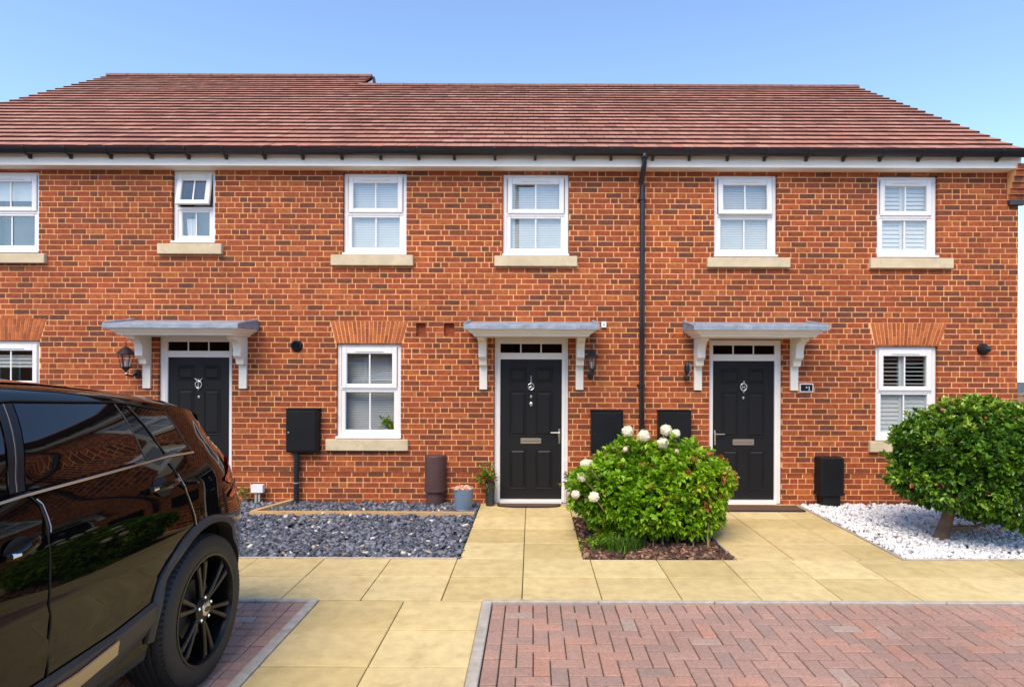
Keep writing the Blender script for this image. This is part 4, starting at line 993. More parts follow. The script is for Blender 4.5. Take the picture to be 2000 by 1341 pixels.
# round clipped tree
tc = (4.84, 6.62, .83); tr_ = (.81, .78, .64)
e = empty('round_tree', (4.42, 6.57, 0), 'round clipped dark evergreen shrub tree on a short trunk in white gravel', 'tree')
gx, gy = gnd(1838, 1052)
mb = MB(); mb.tube([(gx, gy, -.03), (gx+.01, gy, .05), (gx+.06, gy, .20), (gx+.11, gy, .36), (gx+.2, gy, .6)], [.10, .070, .060, .056, .05], 14)
mb.build('trunk', 'tbark', e, smooth=True)
mb = MB(); limbs(mb, (gx+.10, gy, .30), tc, tr_, 12, .028, 8); mb.tube([(gx+.06, gy-.02, .12), (gx+.30, gy-.1, .16), (gx+.5, gy-.2, .3)], [.03, .02, .01], 8); mb.build('limbs', 'tbark', e, smooth=True)
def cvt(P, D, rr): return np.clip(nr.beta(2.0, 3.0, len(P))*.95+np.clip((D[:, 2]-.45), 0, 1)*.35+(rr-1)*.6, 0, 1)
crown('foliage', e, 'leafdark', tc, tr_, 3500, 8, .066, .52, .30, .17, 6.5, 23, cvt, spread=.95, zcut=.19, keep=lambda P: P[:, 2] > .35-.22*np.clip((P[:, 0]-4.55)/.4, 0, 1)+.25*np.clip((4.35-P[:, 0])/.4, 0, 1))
# sprigs on top of the tree
nr = np.random.RandomState(5)
P = []; 
for k in range(150):
    t = nr.uniform(0, 6.28); e1 = nr.uniform(-.2, 1.5); h = nr.uniform(.0, .13)
    for j in range(4): 
        s = 1.02+h*j/3; P.append((tc[0]+tr_[0]*s*math.cos(t)*math.cos(e1), tc[1]+tr_[1]*s*math.sin(t)*math.cos(e1), tc[2]+tr_[2]*s*math.sin(e1)))
P = np.array(P); D = P-np.array(tc); D[:, 2] += .5
V, Fc, r_ = whorls(P, D, 6, .06, .42, .8, .02, nr.uniform(.5, 1, len(P))); fast('foliage', V, Fc, r_, 'leafdark', e)
# small plants
def small(name, c, rad, n, size, mat, label, cat, parent=None, seed=1, group=None):
    global nr
    nr = np.random.RandomState(seed)
    e = parent or empty(name, (c[0], c[1], 0), label, cat, group)
    P = nr.normal(0, .45, (n, 3))*np.array(rad)+np.array(c); D = (P-np.array(c))/np.array(rad)+nr.normal(0, .4, (n, 3)); D[:, 2] += .5
    if c[1] < YW: P[:, 1] = np.minimum(P[:, 1], YW-.06)
    V, Fc, r_ = whorls(P, D, 6, size, .34, .9, .02, nr.uniform(0, 1, n)); fast('foliage', V, Fc, r_, mat, e)
    return e
def tufts(name, cs, h, n, mat, label, cat):
    r = random.Random(9); e = empty(name, (cs[0][0], cs[0][1], 0), label, cat); mb = MB()
    for (x, y, s) in cs:
        for k in range(n):
            t = r.uniform(0, 6.28); l = h*s*r.uniform(.6, 1.2); o = l*r.uniform(.25, .9); x0, y0 = x+r.gauss(0, .04), y+r.gauss(0, .04); w = .005
            a = Vector((-math.sin(t), math.cos(t), 0))*w; p0 = Vector((x0, y0, -.01)); p1 = p0+Vector((math.cos(t)*o*.4, math.sin(t)*o*.4, l*.7)); p2 = p0+Vector((math.cos(t)*o, math.sin(t)*o, l*.75))
            mb.add([p0-a, p0+a, p1+a*.8, p1-a*.8, p2], [(0, 1, 2, 3), (3, 2, 4)])
    mb.build('blades', mat, e, fix=False); return e
g1_ = gnd(1205, 1080); g2_ = gnd(1165, 1082); g3_ = gnd(1235, 1068)
tufts('grass_tuft', [(g1_[0], g1_[1]+.04, 1), (g1_[0]+.12, g1_[1]+.08, 1), (g1_[0]-.1, g1_[1]+.08, .9), (g3_[0]+.05, g3_[1], .9)], .20, 90, 'grassleaf', 'tuft of green grass blades at the front left of the flowering bush', 'grass tuft')
small('low_plant', (g2_[0]-.02, g2_[1]+.14, .07), (.13, .12, .08), 26, .045, 'leafbright', 'low leafy green plant in the near left corner of the bark bed', 'plant', seed=3)
e = small('low_plant', (.80, 6.45, .17), (.2, .2, .14), 90, .06, 'leafbright', 'spreading green growth under the left side of the flowering bush', 'plant', seed=4)
gx, gy = gnd(475, 984); e = small('low_plant', (gx, gy, at(475, 962, gy)[1]), (.085, .07, .10), 26, .045, 'leafplant', 'small yellow green plant by the wall next to the car tail light', 'plant', seed=5)
mb = MB()
for k in range(5): mb.tube([(gx+.01*k, gy, -.02), (gx+.02*(k-2)+.01, gy, .2)], .004, 5)
mb.build('stems', 'twig', e)
# pots
gx, gy = gnd(905, 997); gy = min(gy, YW-.2)
e = empty('plant_pot', (gx, gy, 0), 'blue grey glazed pot on a saucer topped with terracotta chips', 'pot', 'pots beside the middle door')
zt = at(905, 953, gy)[1]; w = 19.5*gy/F
mb = MB(); mb.lathe([(w*.80, .02), (w*.86, .05), (w*.98, zt-.03), (w*1.02, zt), (w*.95, zt), (w*.93, zt-.03), (.002, zt-.03)], (gx, gy, 0), 28); mb.build('pot_body', 'bluepot', e, smooth=True)
mb = MB(); mb.lathe([(w*.75, .0), (w*.98, .03), (w*.95, .035), (w*.7, .012)], (gx, gy, 0), 28); mb.build('saucer', 'bluepot', e, smooth=True)
mb = MB(); r = random.Random(2)
for k in range(60):
    t = r.uniform(0, 6.28); q = math.sqrt(r.random())*w*1.0; s = r.uniform(.012, .03); x, y, z = gx+q*math.cos(t), gy+q*math.sin(t), zt-.005+(w-q)*.25*r.random()+.01
    mb.lathe([(.001, -s*.5), (s, -s*.25), (s*.9, s*.3), (.001, s*.5)], (x, y, z), 6)
mb.build('terracotta_chips', 'terracotta', e)
gx, gy = gnd(957, 984.5); gy = min(gy, YW-.12); gx = ray(957, 984)[0]*gy
e = empty('plant_pot', (gx, gy, 0), 'tall narrow dark pot with a yellow green plant left of the middle door', 'pot', 'pots beside the middle door')
zt = at(957, 941, gy)[1]; mb = MB(); mb.lathe([(.055, 0), (.068, zt-.01), (.072, zt), (.06, zt), (.055, zt-.04), (.002, zt-.04)], (gx, gy, .003), 22); mb.build('pot_body', 'darkpot', e, smooth=True)
small('p', (gx-.055, gy-.03, zt+.09), (.15, .09, .17), 60, .06, 'leafplant', '', '', parent=e, seed=6)
mb = MB()
for k in range(5): mb.tube([(gx, gy, zt-.04), (gx-.03*k+.02, gy-.02, zt+.14)], .004, 5)
mb.build('stems', 'twig', e)
gx = at(1117, 950, 8.1)[0]; gy = 8.08
e = empty('plant_pot', (gx, gy, 0), 'stone coloured pot with teal bowl and small plant between door and bush', 'pot', 'pots beside the middle door')
mb = MB(); mb.lathe([(.07, 0), (.085, .20), (.08, .22)], (gx, gy, .003), 20); mb.build('pot_body', 'stripepot', e, smooth=True)
zb = at(1117, 947, gy)[1]; mb = MB(); mb.lathe([(.05, -.06), (.085, -.02), (.095, .015), (.088, .015), (.07, -.01), (.002, -.01)], (gx-.01, gy, zb), 20); mb.build('bowl', 'teal', e, smooth=True)
small('p', (gx+.0, gy, zb+.09), (.10, .08, .09), 26, .055, 'leafplant', '', '', parent=e, seed=8)
mb = MB(); mb.tube([(gx, gy, zb), (gx-.10, gy-.03, zb+.17)], .007, 6); mb.tube([(gx, gy, zb), (gx+.05, gy-.03, zb+.14)], .006, 6); mb.build('stems', 'twig', e)
# plant on the sill inside the lower middle window
x, z = at(754, 832, YW+.12); e = empty('window_plant', (x, YW+.11, z), 'small green potted plant inside the lower middle window', 'plant')
small('p', (x, YW+.145, z+.045), (.10, .008, .07), 34, .045, 'leafbright', '', '', parent=e, seed=10)
mb = MB(); mb.lathe([(.025, 0), (.032, .05), (.028, .05)], (x, YW+.15, wB3[2]+.07), 12); mb.build('pot_body', 'white', e)

# ---------------------------------------------------------------- behind the right end: fence and tree
fx = XD+.35
e = empty('garden_fence', (fx, 10.0, 0), 'brown timber garden fence beyond the right end of the houses', 'fence')
for k in range(24):
    x = fx-.28+k*.125; mb = MB(); mb.box(x+.003, x+.122, 10.0, 10.03, 0, 1.42+.012*(k % 2), bev=.003); mb.build('fence_board', 'fence', e)
mb = MB(); mb.box(fx-.28, fx+2.75, 9.985, 10.05, 1.43, 1.47, bev=.004); mb.build('capping_rail', 'fence', e)
e = empty('garden_tree', (fx+1.1, 15.5, 0), 'green tree beyond the fence at the right edge', 'tree')
mb = MB(); mb.tube([(fx+2.4, 14.5, 0), (fx+2.4, 14.5, 1.6), (fx+2.3, 14.5, 2.3)], [.12, .08, .05], 10); mb.build('trunk', 'tbark', e, smooth=True)
crown('crown', e, 'hedge', (fx+2.2, 14.5, 1.55), (1.35, 1.2, 1.05), 2200, 7, .12, .5, .3, .12, 5, 33, lambda P, D, rr: nr.uniform(0, 1, len(P)))
# ---------------------------------------------------------------- car (rear faces the houses)
CXC = -3.0; KY = 3.57; WZ = .43; HWM = 1.10
car = empty('parked_car', (CXC, 2.0, 0), 'glossy black five door SUV parked in the left bay, rear towards the houses', 'car')
def lerp(xs, ys, x): return float(np.interp(x, xs, ys))
def Wd(y):
    w = HWM
    if y > 3.60: w -= .27*(y-3.60)**2*1.05*(1.0)
    if y > 4.35: w -= 2.6*(y-4.35)**2
    if y < .2: w -= .32*(.2-y)**2
    if y < -.35: w -= 2.0*(-.35-y)**2
    return w
def ZT(y): return lerp([-.72, -.66, -.55, -.2, .5, .85, 1.45, 1.9, 2.4, 2.9, 3.3, 3.7, 4.02, 4.10, 4.25, 4.40, 4.50, 4.56, 4.60],
                       [.80, .98, 1.05, 1.17, 1.25, 1.33, 1.78, 1.83, 1.825, 1.795, 1.75, 1.69, 1.62, 1.50, 1.36, 1.22, 1.10, .92, .75], y)
def ZBelt(y): return lerp([-.7, 0, 2, 3, 4.0, 4.4], [1.0, 1.2, 1.35, 1.365, 1.375, 1.32], y)
def ZRail(y): return ZT(y)-.085
def Z0(y): return lerp([-.7, -.3, 0, 4.2, 4.45, 4.6], [.36, .30, .34, .34, .42, .50], y)
def side(y, z):             # half width of the body at height z
    w = Wd(y); zb = min(ZBelt(y), ZT(y)-.02)
    if z <= zb:
        d = z-.86
        w2 = w-.30*d*d if d > 0 else w-.22*d*d
        w2 += .012*math.exp(-((z-1.19)/.035)**2)          # shoulder crease
        w2 -= .026*math.exp(-((z-.74)/.075)**2)            # lower door scoop
        if z > 1.21: w2 -= 1.3*(z-1.21)**2+.12*(z-1.21)
        if y > 3.8 and z > .8: w2 -= .48*(y-3.8)*(z-.8)
        return w2
    return side(y, zb-1e-6)-.012-.22*(z-zb)-1.0*(z-zb)**2-(.5*max(0, y-3.75)*(z-zb))
def section(y):
    zt = ZT(y); z0 = Z0(y); zb = min(ZBelt(y), zt-.03); zr = max(min(ZRail(y), zt-.015), zb+.005)
    pts = [(0, z0+.02), (side(y, z0)*.8, z0), (side(y, z0)-.03, z0)]
    for k in range(11): z = z0+.03+(zb-z0-.03)*k/10; pts.append((side(y, z), z))
    for k in range(1, 5): z = zb+(zr-zb)*k/4; pts.append((side(y, z), z))
    wr = side(y, zr)
    for k in range(1, 7):
        t = k/6; pts.append((wr*(1-t**1.3), zr+(zt-zr)*(1-(1-t)**2.4)))
    return pts
mb = MB(); rings = []
ys = [-.72, -.70, -.66, -.6, -.5, -.35, -.2, 0, .25, .5, .85, 1.15, 1.45, 1.7, 1.9, 2.15, 2.4, 2.65, 2.9, 3.1, 3.3, 3.5, 3.7, 3.85, 3.95, 4.02, 4.06, 4.10, 4.17, 4.25, 4.32, 4.40, 4.46, 4.50, 4.54, 4.57, 4.60]
for y in ys:
    s = section(y); rings.append([(CXC+a, y, b) for a, b in s]+[(CXC-a, y, b) for a, b in s[-2:0:-1]])
mb.loft(rings)
body = mb.build('body', ['paint', 'well'], car, smooth=False)
sub = None
def bool_cut(o, cyls):
    bpy.context.view_layer.objects.active = o
    for (y, z, r, x0, x1) in cyls:
        c = MB(); c.lathe([(r, 0), (r, x1-x0)], (x0, y, z), 56, 'X', m=0); co = c.build('cutter', 'well')
        md = o.modifiers.new('b', 'BOOLEAN'); md.operation = 'DIFFERENCE'; md.solver = 'EXACT'; md.object = co
        try: md.material_mode = 'TRANSFER'
        except Exception: pass
        dg = bpy.context.evaluated_depsgraph_get(); dg.update(); me = bpy.data.meshes.new_from_object(o.evaluated_get(dg))
        o.modifiers.remove(md); o.data = me; m2 = co.data; bpy.data.objects.remove(co); bpy.data.meshes.remove(m2)
FY = KY-3.06
XR = CXC+HWM
bool_cut(body, [(y, WZ+.01, .492, x0, x0+.62) for y in (KY, FY) for x0 in (XR-.48, CXC-HWM-.14)])
body.data.polygons.foreach_set('use_smooth', [True]*len(body.data.polygons)); body.data.set_sharp_from_angle(angle=R(32))
# points of the photograph carried onto the body side
def onside(px, py):
    a, b = ray(px, py); y = 3.0
    for _ in range(60):
        z = b*y+H; X = CXC+side(y, z); y = .5*y+.5*(X/a)
    return y, b*y+H
def P3(y, z, off=0.0, s=1): return (CXC+s*(side(y, z)+off), y, z)
def patch(poly, off, mat, name, parent, nx=10, nz=6, th=.004, both=True, smooth=True):
    """poly: 4 corners (y,z): near-bottom, far-bottom, far-top, near-top -> curved panel following the side"""
    for s in ((1, -1) if both else (1,)):
        mb = MB(); V = []; Fc = []
        A, B, C_, D_ = poly
        for j in range(nz+1):
            v = j/nz
            for i in range(nx+1):
                u = i/nx
                y = (A[0]*(1-u)+B[0]*u)*(1-v)+(D_[0]*(1-u)+C_[0]*u)*v; z = (A[1]*(1-u)+B[1]*u)*(1-v)+(D_[1]*(1-u)+C_[1]*u)*v
                V.append(P3(y, z, off, s))
        n = len(V); q = nx+1
        V += [(p[0]-s*th, p[1], p[2]) for p in V]
        for j in range(nz):
            for i in range(nx): a = j*q+i; Fc.append((a, a+1, a+q+1, a+q)); Fc.append((n+a, n+a+q, n+a+q+1, n+a+1))
        for i in range(nx): Fc.append((i, n+i, n+i+1, i+1)); a = nz*q+i; Fc.append((a, a+1, n+a+1, n+a))
        for j in range(nz): a = j*q; Fc.append((a, a+q, n+a+q, n+a)); a = j*q+nx; Fc.append((a, n+a, n+a+q, a+q))
        mb.add(V, Fc); mb.build(name, mat, parent, smooth=smooth)
def strip(pts, w, off, mat, name, parent, both=True, th=.003, rad=None):
    for s in ((1, -1) if both else (1,)):
        mb = MB(); mb.tube([P3(y, z, off, s) for y, z in pts], rad or w/2, 8); mb.build(name, mat, parent, smooth=True)
def dens(pts, n=6):
    o = []
    for a, b in zip(pts, pts[1:]):
        for k in range(n): t = k/n; o.append((a[0]*(1-t)+b[0]*t, a[1]*(1-t)+b[1]*t))
    return o+[pts[-1]]
def O(*pp): return [onside(*p) for p in pp]
# windows: right side glass in photograph order
w2 = O((50, 957), (284, 896), (222, 789), (24, 788))
patch(w2, .004, 'carglass', 'rear_door_window', car)
w3 = O((322, 885), (372, 877), (318, 803), (246, 792))
patch(w3, .004, 'carglass', 'quarter_window', car)
yb1 = w2[0][0]-.09
w1 = [(.95, 1.30), (yb1, w2[0][1]), (w2[3][0]-.10, w2[3][1]-.0), (1.50, 1.64)]
patch(w1, .004, 'carglass', 'front_door_window', car)
pb = O((48, 958), (50, 958), (24, 788), (22, 788))
patch([(yb1+.012, w2[0][1]), (w2[0][0]-.008, w2[0][1]), (w2[3][0]-.008, w2[3][1]), (w2[3][0]-.088, w2[3][1])], .006, 'rim', 'pillar_trim', car, nx=3)
# thin bright edge between door pillars
ym = yb1+.045; strip(dens([(ym, w2[0][1]), (w2[3][0]-.048, w2[3][1])]), .010, .004, 'clad', 'pillar_seam', car, rad=.004)
belt = [(y, z-.016) for y, z in dens([(1.0, 1.295), (w2[0][0], w2[0][1]), (w2[1][0], w2[1][1]), (w3[0][0], w3[0][1]), (w3[1][0], w3[1][1])], 5)]
strip(belt, .016, .004, 'steel', 'waist_trim', car, rad=.006)
strip(dens([(1.45, 1.665), (w2[3][0], w2[3][1]+.012), (w2[2][0], w2[2][1]+.010), (w3[3][0], w3[3][1]+.012), (w3[2][0], w3[2][1]+.008)], 5), .01, .002, 'gap', 'window_seal', car)
# panel gaps
g = O((50, 963), (66, 975), (78, 985), (88, 1010), (94, 1040), (97, 1075), (97, 1120), (96, 1180), (94, 1250), (92, 1320))
strip(dens([(a, b) for a, b in g], 3), .0075, .001, 'gap', 'door_gap', car)
strip([(a+.010, b) for a, b in dens(g[1:5], 3)], .006, .003, 'steel', 'door_edge_glint', car, rad=.0028)  # steel strip drawn as a silver highlight along the door edge
g = O((330, 903), (345, 925), (356, 945), (366, 970), (378, 1005), (382, 1030))
strip(dens(g, 4), .010, .0015, 'gap', 'door_gap', car); strip([(a+.008, b) for a, b in dens(g[1:], 4)], .006, .003, 'steel', 'door_edge_glint', car, rad=.0024)
strip(dens([(.98, 1.28), (.86, 1.0), (.92, .66)], 6), .0075, .001, 'gap', 'door_gap', car)
for e0, e1 in ((w2[1], w2[2]), (w3[0], w3[3]), (w3[1], w3[2])): strip(dens([e0, e1], 5), .006, .005, 'clad', 'window_edge_trim', car, rad=.0035)
# handles
for px0, py0, px1, py1 in ((285, 956, 345, 937), (2, 1088, 72, 1050)):
    (ya, za), (yb_, zb_) = O((px0, py0), (px1, py1))
    ym_, zm_ = (ya+yb_)/2, (za+zb_)/2
    for s in (1, -1):
        mb = MB(); n = 16; ring0 = []
        for (k, dd) in ((1.0, .0008), (.85, .0018), (.1, .0022)):
            ring0.append([P3(ym_+.075*k*math.cos(t), zm_-.01+.050*k*math.sin(t), dd, s) for t in [2*math.pi*i/n for i in range(n)]])
        mb.loft(ring0); cup = mb.build('handle_recess', 'gap', car, smooth=True)
        mb = MB(); L_ = yb_-ya; pts = [(ya-.0, za-.004, .012), (ya+.03, za, .034), (ym_, zm_+.003, .042), (yb_-.03, zb_, .034), (yb_, zb_-.002, .010)]
        rings = []
        for i, (y, z, o_) in enumerate(pts):
            c = Vector(P3(y, z, o_, s)); hh = [.013, .021, .023, .021, .013][i]
            rings.append([c+Vector((math.cos(t)*.009*s, 0, math.sin(t)*hh)) for t in [2*math.pi*k/10 for k in range(10)]])
        mb.loft(rings); mb.build('door_handle', 'paint', car, smooth=True)
        mb = MB(); mb.tube([P3(ya+.006, za, .034, s), P3(ya+.035, za+.001, .043, s)], [.010, .007], 8); mb.build('handle_cap', 'chrome', car, smooth=True)
# lower cladding and arch
top = lambda y: lerp([.9, 2.3, 2.8, 3.1], [.60, .615, .625, .66], y)
for s in (1, -1):
    mb = MB(); rings = []
    yA, yB = FY+.49, KY-.48
    for k in range(25):
        y = yA+(yB-yA)*k/24; zt = top(y); lift = .10*max(0, (k-17)/7)**1.5
        a = [(side(y, zt)+.004, zt), (side(y, zt)+.020, zt-.02), (side(y, zt-.09)+.024, zt-.09), (side(y, .42)+.022, .44+lift*.8), (side(y, .36)+.006, .38+lift), (side(y, .34)-.12, .33+lift), (side(y, .4)-.12, .55)]
        rings.append([(CXC+s*w, y, z) for w, z in a])
    mb.loft(rings); mb.build('sill_cladding', 'clad', car, smooth=True)
    mb = MB(); rings = []
    for k in range(15):
        y = FY+.62+(KY-.60-.18-FY-.62)*k/14
        zt = .57+(0 if k < 13 else (k-12)*.012); zb_ = .465+(.0 if k < 11 else .014*(k-10))
        zb_ = min(zb_, zt-.004)
        a = [(side(y, zt)+.0275, zt), (side(y, zt)+.031, zt-.006), (side(y, zb_)+.031, zb_+.004), (side(y, zb_)+.027, zb_)]
        rings.append([(CXC+s*w, y, z) for w, z in a])
    mb.loft(rings); mb.build('sill_insert', 'sillmetal', car)
    for wy, nm in ((KY, 'rear'), (FY, 'front')):
        mb = MB(); rings = []
        for k in range(41):
            t = -math.radians(22)+math.radians(200)*k/40
            ro, ri = .528, .487; c_, s_ = math.cos(t), math.sin(t)
            y1, z1 = wy+c_*ri, WZ+.01+s_*ri; y2, z2 = wy+c_*ro, WZ+.01+s_*ro; ym_, zm_ = wy+c_*(ro+ri)/2, WZ+.01+s_*(ro+ri)/2
            rings.append([(CXC+s*(side(y2, z2)-.002), y2, z2), (CXC+s*(side(y2, z2)+.014), y2-.004*c_, z2-.004*s_), (CXC+s*(side(ym_, zm_)+.026), ym_, zm_), (CXC+s*(side(y1, z1)+.026), y1, z1), (CXC+s*(side(y1, z1)-.06), y1, z1), (CXC+s*(side(y2, z2)-.02), y2-.02*c_, z2-.02*s_)])
        mb.loft(rings); mb.build('wheel_arch_trim', 'clad', car, smooth=True)
# rear corner: lamp, reflector, spoiler, rear glass
for s in (1, -1):
    for (nm, yy0, yy1, za, zb_, mt) in (('tail_lamp', 3.84, 4.50, 1.07, 1.21, 'redlens'), ('tail_lamp_edge', 3.90, 4.50, 1.00, 1.045, 'redlens')):
        mb = MB(); V = []; Fc = []; n = 9
        for i in range(n+1):
            y = yy0+(yy1-yy0)*i/n; f = min(1, i/3)
            zl = (za+zb_)/2-(zb_-za)/2*f-.01*(1-f); zh = (za+zb_)/2+(zb_-za)/2*f+.01*(1-f)
            V += [P3(y, zl, .011, s), P3(y, zh, .011, s)]
            if i: Fc.append((2*i-2, 2*i, 2*i+1, 2*i-1))
        mb.add(V, Fc); mb.build(nm, mt, car, fix=False)
mb = MB(); rings = []
for x in [i/8-1 for i in range(17)]:
    xx = CXC+x*.77; dz = -.045*x*x-.03*abs(x)**6; dy_ = -.10*abs(x)**3
    rings.append([(xx, 3.86+dy_, 1.652+dz), (xx, 4.05+dy_, 1.640+dz), (xx, 4.155+dy_, 1.600+dz), (xx, 4.165+dy_, 1.565+dz), (xx, 4.13+dy_, 1.50+dz), (xx, 4.0+dy_, 1.50+dz), (xx, 3.86+dy_, 1.56+dz)])
mb.loft(rings); mb.build('roof_spoiler', 'paint', car, smooth=True)
mb = MB(); V = []; Fc = []
for j, y in enumerate([4.13, 4.2, 4.27, 4.34, 4.40]):
    zc_ = ZT(y)
    for i in range(9):
        x = (i/4-1); w_ = side(y, zc_-.02)*.80; V.append((CXC+x*w_, y+.008, zc_-.006-.0*x*x-.028*abs(x)**3+.012))
for j in range(4):
    for i in range(8): a = j*9+i; Fc.append((a, a+1, a+10, a+9))
mb.add(V, Fc); mb.build('rear_window', 'carglass', car, smooth=True)
# roof glass panel
mb = MB(); V = []; Fc = []; Y_ = [1.75, 2.1, 2.5, 2.9, 3.3, 3.6]
for y in Y_:
    zt = ZT(y); zr = ZRail(y); wr = side(y, zr)
    for i in range(13):
        q = (i/6-1)*.80; t = 1-abs(q); tt = t**(1/1.3); V.append((CXC+wr*q, y, zr+(zt-zr)*(1-(1-tt)**2.4)+.005))
for j in range(5):
    for i in range(12): a = j*13+i; Fc.append((a, a+1, a+14, a+13))
mb.add(V, Fc); mb.build('roof_window', 'carglass', car, smooth=True)
mb = MB(); rings = []
for x in [i/6-1 for i in range(13)]:
    y1 = 4.60-.20*abs(x)**3; xx = CXC+x*.86
    rings.append([(xx, y1-.12, .40), (xx, y1+.0, .42), (xx, y1+.03, .60), (xx, y1+.02, .66), (xx, y1-.12, .68)])
mb.loft(rings); mb.build('rear_bumper', 'clad', car, smooth=True)
# wheels
def wheel(yc, s):
    xo = CXC+s*(HWM+.002)          # outer face of the tyre
    tw = .27; c = (xo, yc, WZ)
    w = MB(); R0 = .426
    pr = [(.305, -.004), (.315, 0), (.36, .004), (.395, -.004), (.412, -.016), (.422, -.036)]
    n_r = 5
    for k in range(n_r):
        a = -.040-(tw-.08)*k/n_r; b = -.040-(tw-.08)*(k+1)/n_r+.012
        pr += [(R0, a-.004), (R0+.0005, b+.0), (R0-.009, b-.002), (R0-.009, b-.009)]
    pr += [(.422, -tw+.036), (.405, -tw+.01), (.36, -tw), (.305, -tw+.01)]
    w.lathe([(r, h*s) for r, h in pr], c, 96, 'X', caps=False)
    wh = MB(); wh.lathe([(r_, h_*s) for r_, h_ in [(.310, -.002), (.312, .003), (.300, .002), (.292, -.014), (.286, -.04), (.280, -.15), (.285, -.25), (.304, -.26)]], c, 64, 'X', caps=False)
    wo = wh.build('wheel', 'rim', car, smooth=True)
    ty = w.build('tyre', 'rubber', wo, smooth=True)
    # tread sipes and shoulder blocks
    tb = MB()
    for k in range(84):
        t = 2*math.pi*k/84
        for (h0, h1, r0, r1) in ((-.012, -.060, .413, .429),):
            q = []
            for (dt, hh, rr) in ((-.026, h0, r0-.004), (.008, h0, r0-.004), (.014, h1, r1-.004), (-.020, h1, r1-.004), (-.026, h0, r0+.0015), (.008, h0, r0+.0015), (.014, h1, r1), (-.020, h1, r1)):
                q.append((xo+hh*s, yc+rr*math.cos(t+dt), WZ+rr*math.sin(t+dt)))
            tb.add(q, [(0, 3, 2, 1), (4, 5, 6, 7), (0, 1, 5, 4), (1, 2, 6, 5), (2, 3, 7, 6), (3, 0, 4, 7)])
    tb.build('tread_blocks', 'rubber', wo)
    # lettering-like raised rings on the side wall
    sp = MB()
    for k in range(6):
        t0 = math.radians(90+8+60*k)
        for dt in (-.135, .135):
            rings = []
            for (rr, off, ww, dep) in ((.055, 0, .030, -.030), (.11, .8, .026, -.020), (.19, 1.0, .027, -.012), (.272, 1.08, .036, -.008), (.290, 1.10, .044, -.014)):
                t = t0+dt*off*.95; d = Vector((0, math.cos(t), math.sin(t))); nn = Vector((0, -math.sin(t), math.cos(t)))
                p = Vector((xo+dep*s, yc, WZ))+d*rr
                rings.append([p+nn*ww*.5+Vector((-.03*s, 0, 0)), p+nn*ww*.5-Vector((.006*s, 0, 0)), p+nn*ww*.3, p-nn*ww*.3, p-nn*ww*.5-Vector((.006*s, 0, 0)), p-nn*ww*.5+Vector((-.03*s, 0, 0))])
            sp.loft(rings)
    sp.build('spokes', 'rim', wo)
    hb = MB(); hb.lathe([(.085, -.05*s), (.080, -.026*s), (.055, -.018*s), (.040, -.012*s)], c, 24, 'X'); hb.build('hub', 'rim', wo, smooth=True)
    hb = MB(); hb.lathe([(.042, -.014*s), (.040, -.006*s), (.034, -.003*s), (.002, -.002*s)], c, 20, 'X'); hc = hb.build('centre_cap', 'steel', wo, smooth=True)
    hb = MB(); hb.lathe([(.028, -.004*s), (.026, .0*s), (.002, .0012*s)], (c[0], c[1], c[2]), 20, 'X'); hb.v = [(p[0], p[1], WZ+(p[2]-WZ)*.55) for p in hb.v]; hb.build('cap_emblem', 'clad', hc)
    for k in range(5):
        hb = MB(); t = 2*math.pi*k/5+.3; hb.lathe([(.012, -.035*s), (.012, -.012*s), (.004, -.008*s)], (xo, yc+.066*math.cos(t), WZ+.066*math.sin(t)), 6, 'X'); hb.build('wheel_nut', 'chrome', wo)
    hb = MB(); hb.lathe([(.17, -.10*s), (.17, -.085*s), (.05, -.08*s)], c, 36, 'X'); hb.build('brake_disc', 'clad', wo)
    hb = MB(); hb.lathe([(.30, -.20*s), (.002, -.19*s)], c, 36, 'X'); hb.build('wheel_back', 'well', wo)
for yc in (KY, FY):
    for s in (1, -1): wheel(yc, s)
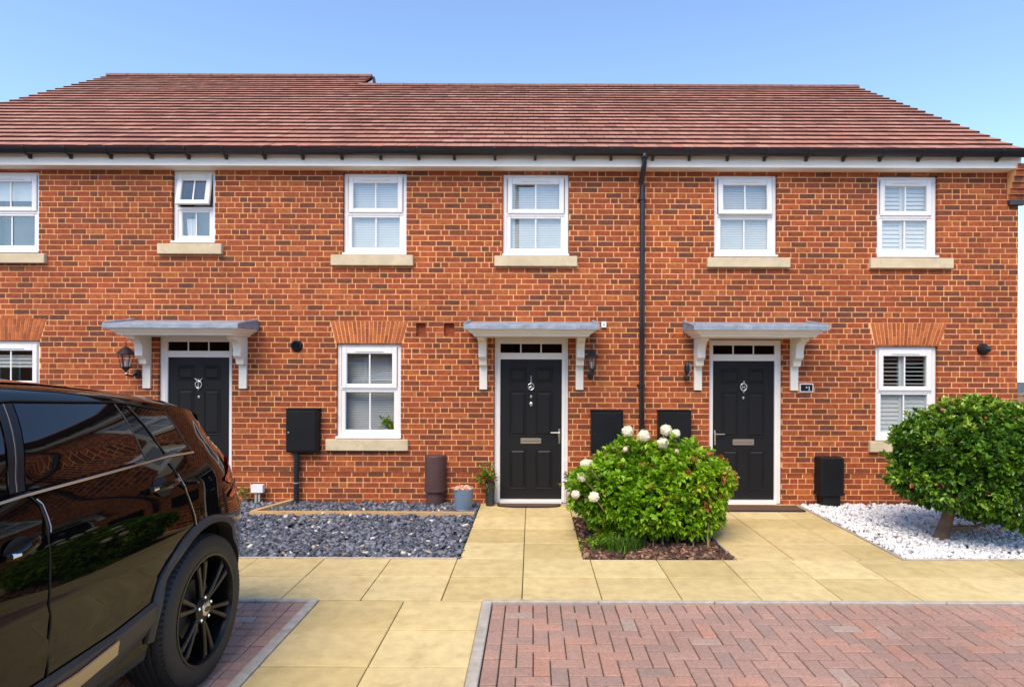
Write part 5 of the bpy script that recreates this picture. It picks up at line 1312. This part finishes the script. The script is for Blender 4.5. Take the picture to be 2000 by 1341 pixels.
# front lamps (out of frame, seen only from the side)
for s in (1, -1):
    patch([(-.55, .92), (-.18, .96), (-.12, 1.03), (-.5, 1.0)], .004, 'clearlens', 'headlamp', car, both=False) if s > 0 else None
mb = MB(); 
for s in (1, -1): mb.box(CXC+s*(HWM+.02), CXC+s*(HWM+.22), .80, .98, 1.26, 1.42, bev=.04)
mb.build('wing_mirrors', 'paint', car, smooth=True)
# street lamp across the road, mirrored in an upstairs window
e = empty('street_lamp', (-.60, -6.2, 0), 'tall dark street lamp post seen as a reflection in an upper window', 'street lamp')
mb = MB(); mb.tube([(-.60, -6.2, -.05), (-.60, -6.2, 8.7)], [.11, .07], 12); mb.build('post', 'darkpot', e, smooth=True)
mb = MB(); mb.box(-.66, .05, -6.28, -6.12, 8.68, 8.82, bev=.03); mb.build('lamp_head', 'darkpot', e)
# unseen houses added across the road for glass and car paint to reflect
def far_house(x0, x1, label):
    e = empty('reflected_house', ((x0+x1)/2, -15, 0), label, 'house', 'houses across the road')
    y = -15.0; mb = MB(); mb.box(x0, x1, y-7, y, 0, 4.9); mb.build('wall', 'sidebrick', e)
    mb = MB(); mb.prism([(y+.35, 4.85), (y-3.5, 7.4), (y-7.35, 4.85)], x0-.1, x1+.1, 'X'); mb.build('roof', 'ridge', e)
    for k, cx in enumerate([x0+1.6+3.6*j for j in range(int((x1-x0)/3.6))]):
        for z in (.95, 3.2):
            mb = MB(); mb.ring(cx-.55, cx+.55, z, z+1.2, .08, y+.001, y+.05); w = mb.build('window', 'white', e)
            mb = MB(); mb.box(cx-.47, cx+.47, y+.005, y+.02, z+.08, z+1.12); mb.build('pane', 'carglass', w)
    mb = MB(); mb.box((x0+x1)/2-.5, (x0+x1)/2+.5, y+.001, y+.06, 0, 2.1, bev=.01); mb.build('door', 'door', e)
far_house(-36, -3.5, 'unseen brick house added across the road, mirrored in the left glass'); far_house(-3.4, 3.4, 'unseen brick house added across the road, mirrored in the middle ground floor window'); far_house(3.5, 36, 'unseen brick house added across the road, mirrored in the right glass')
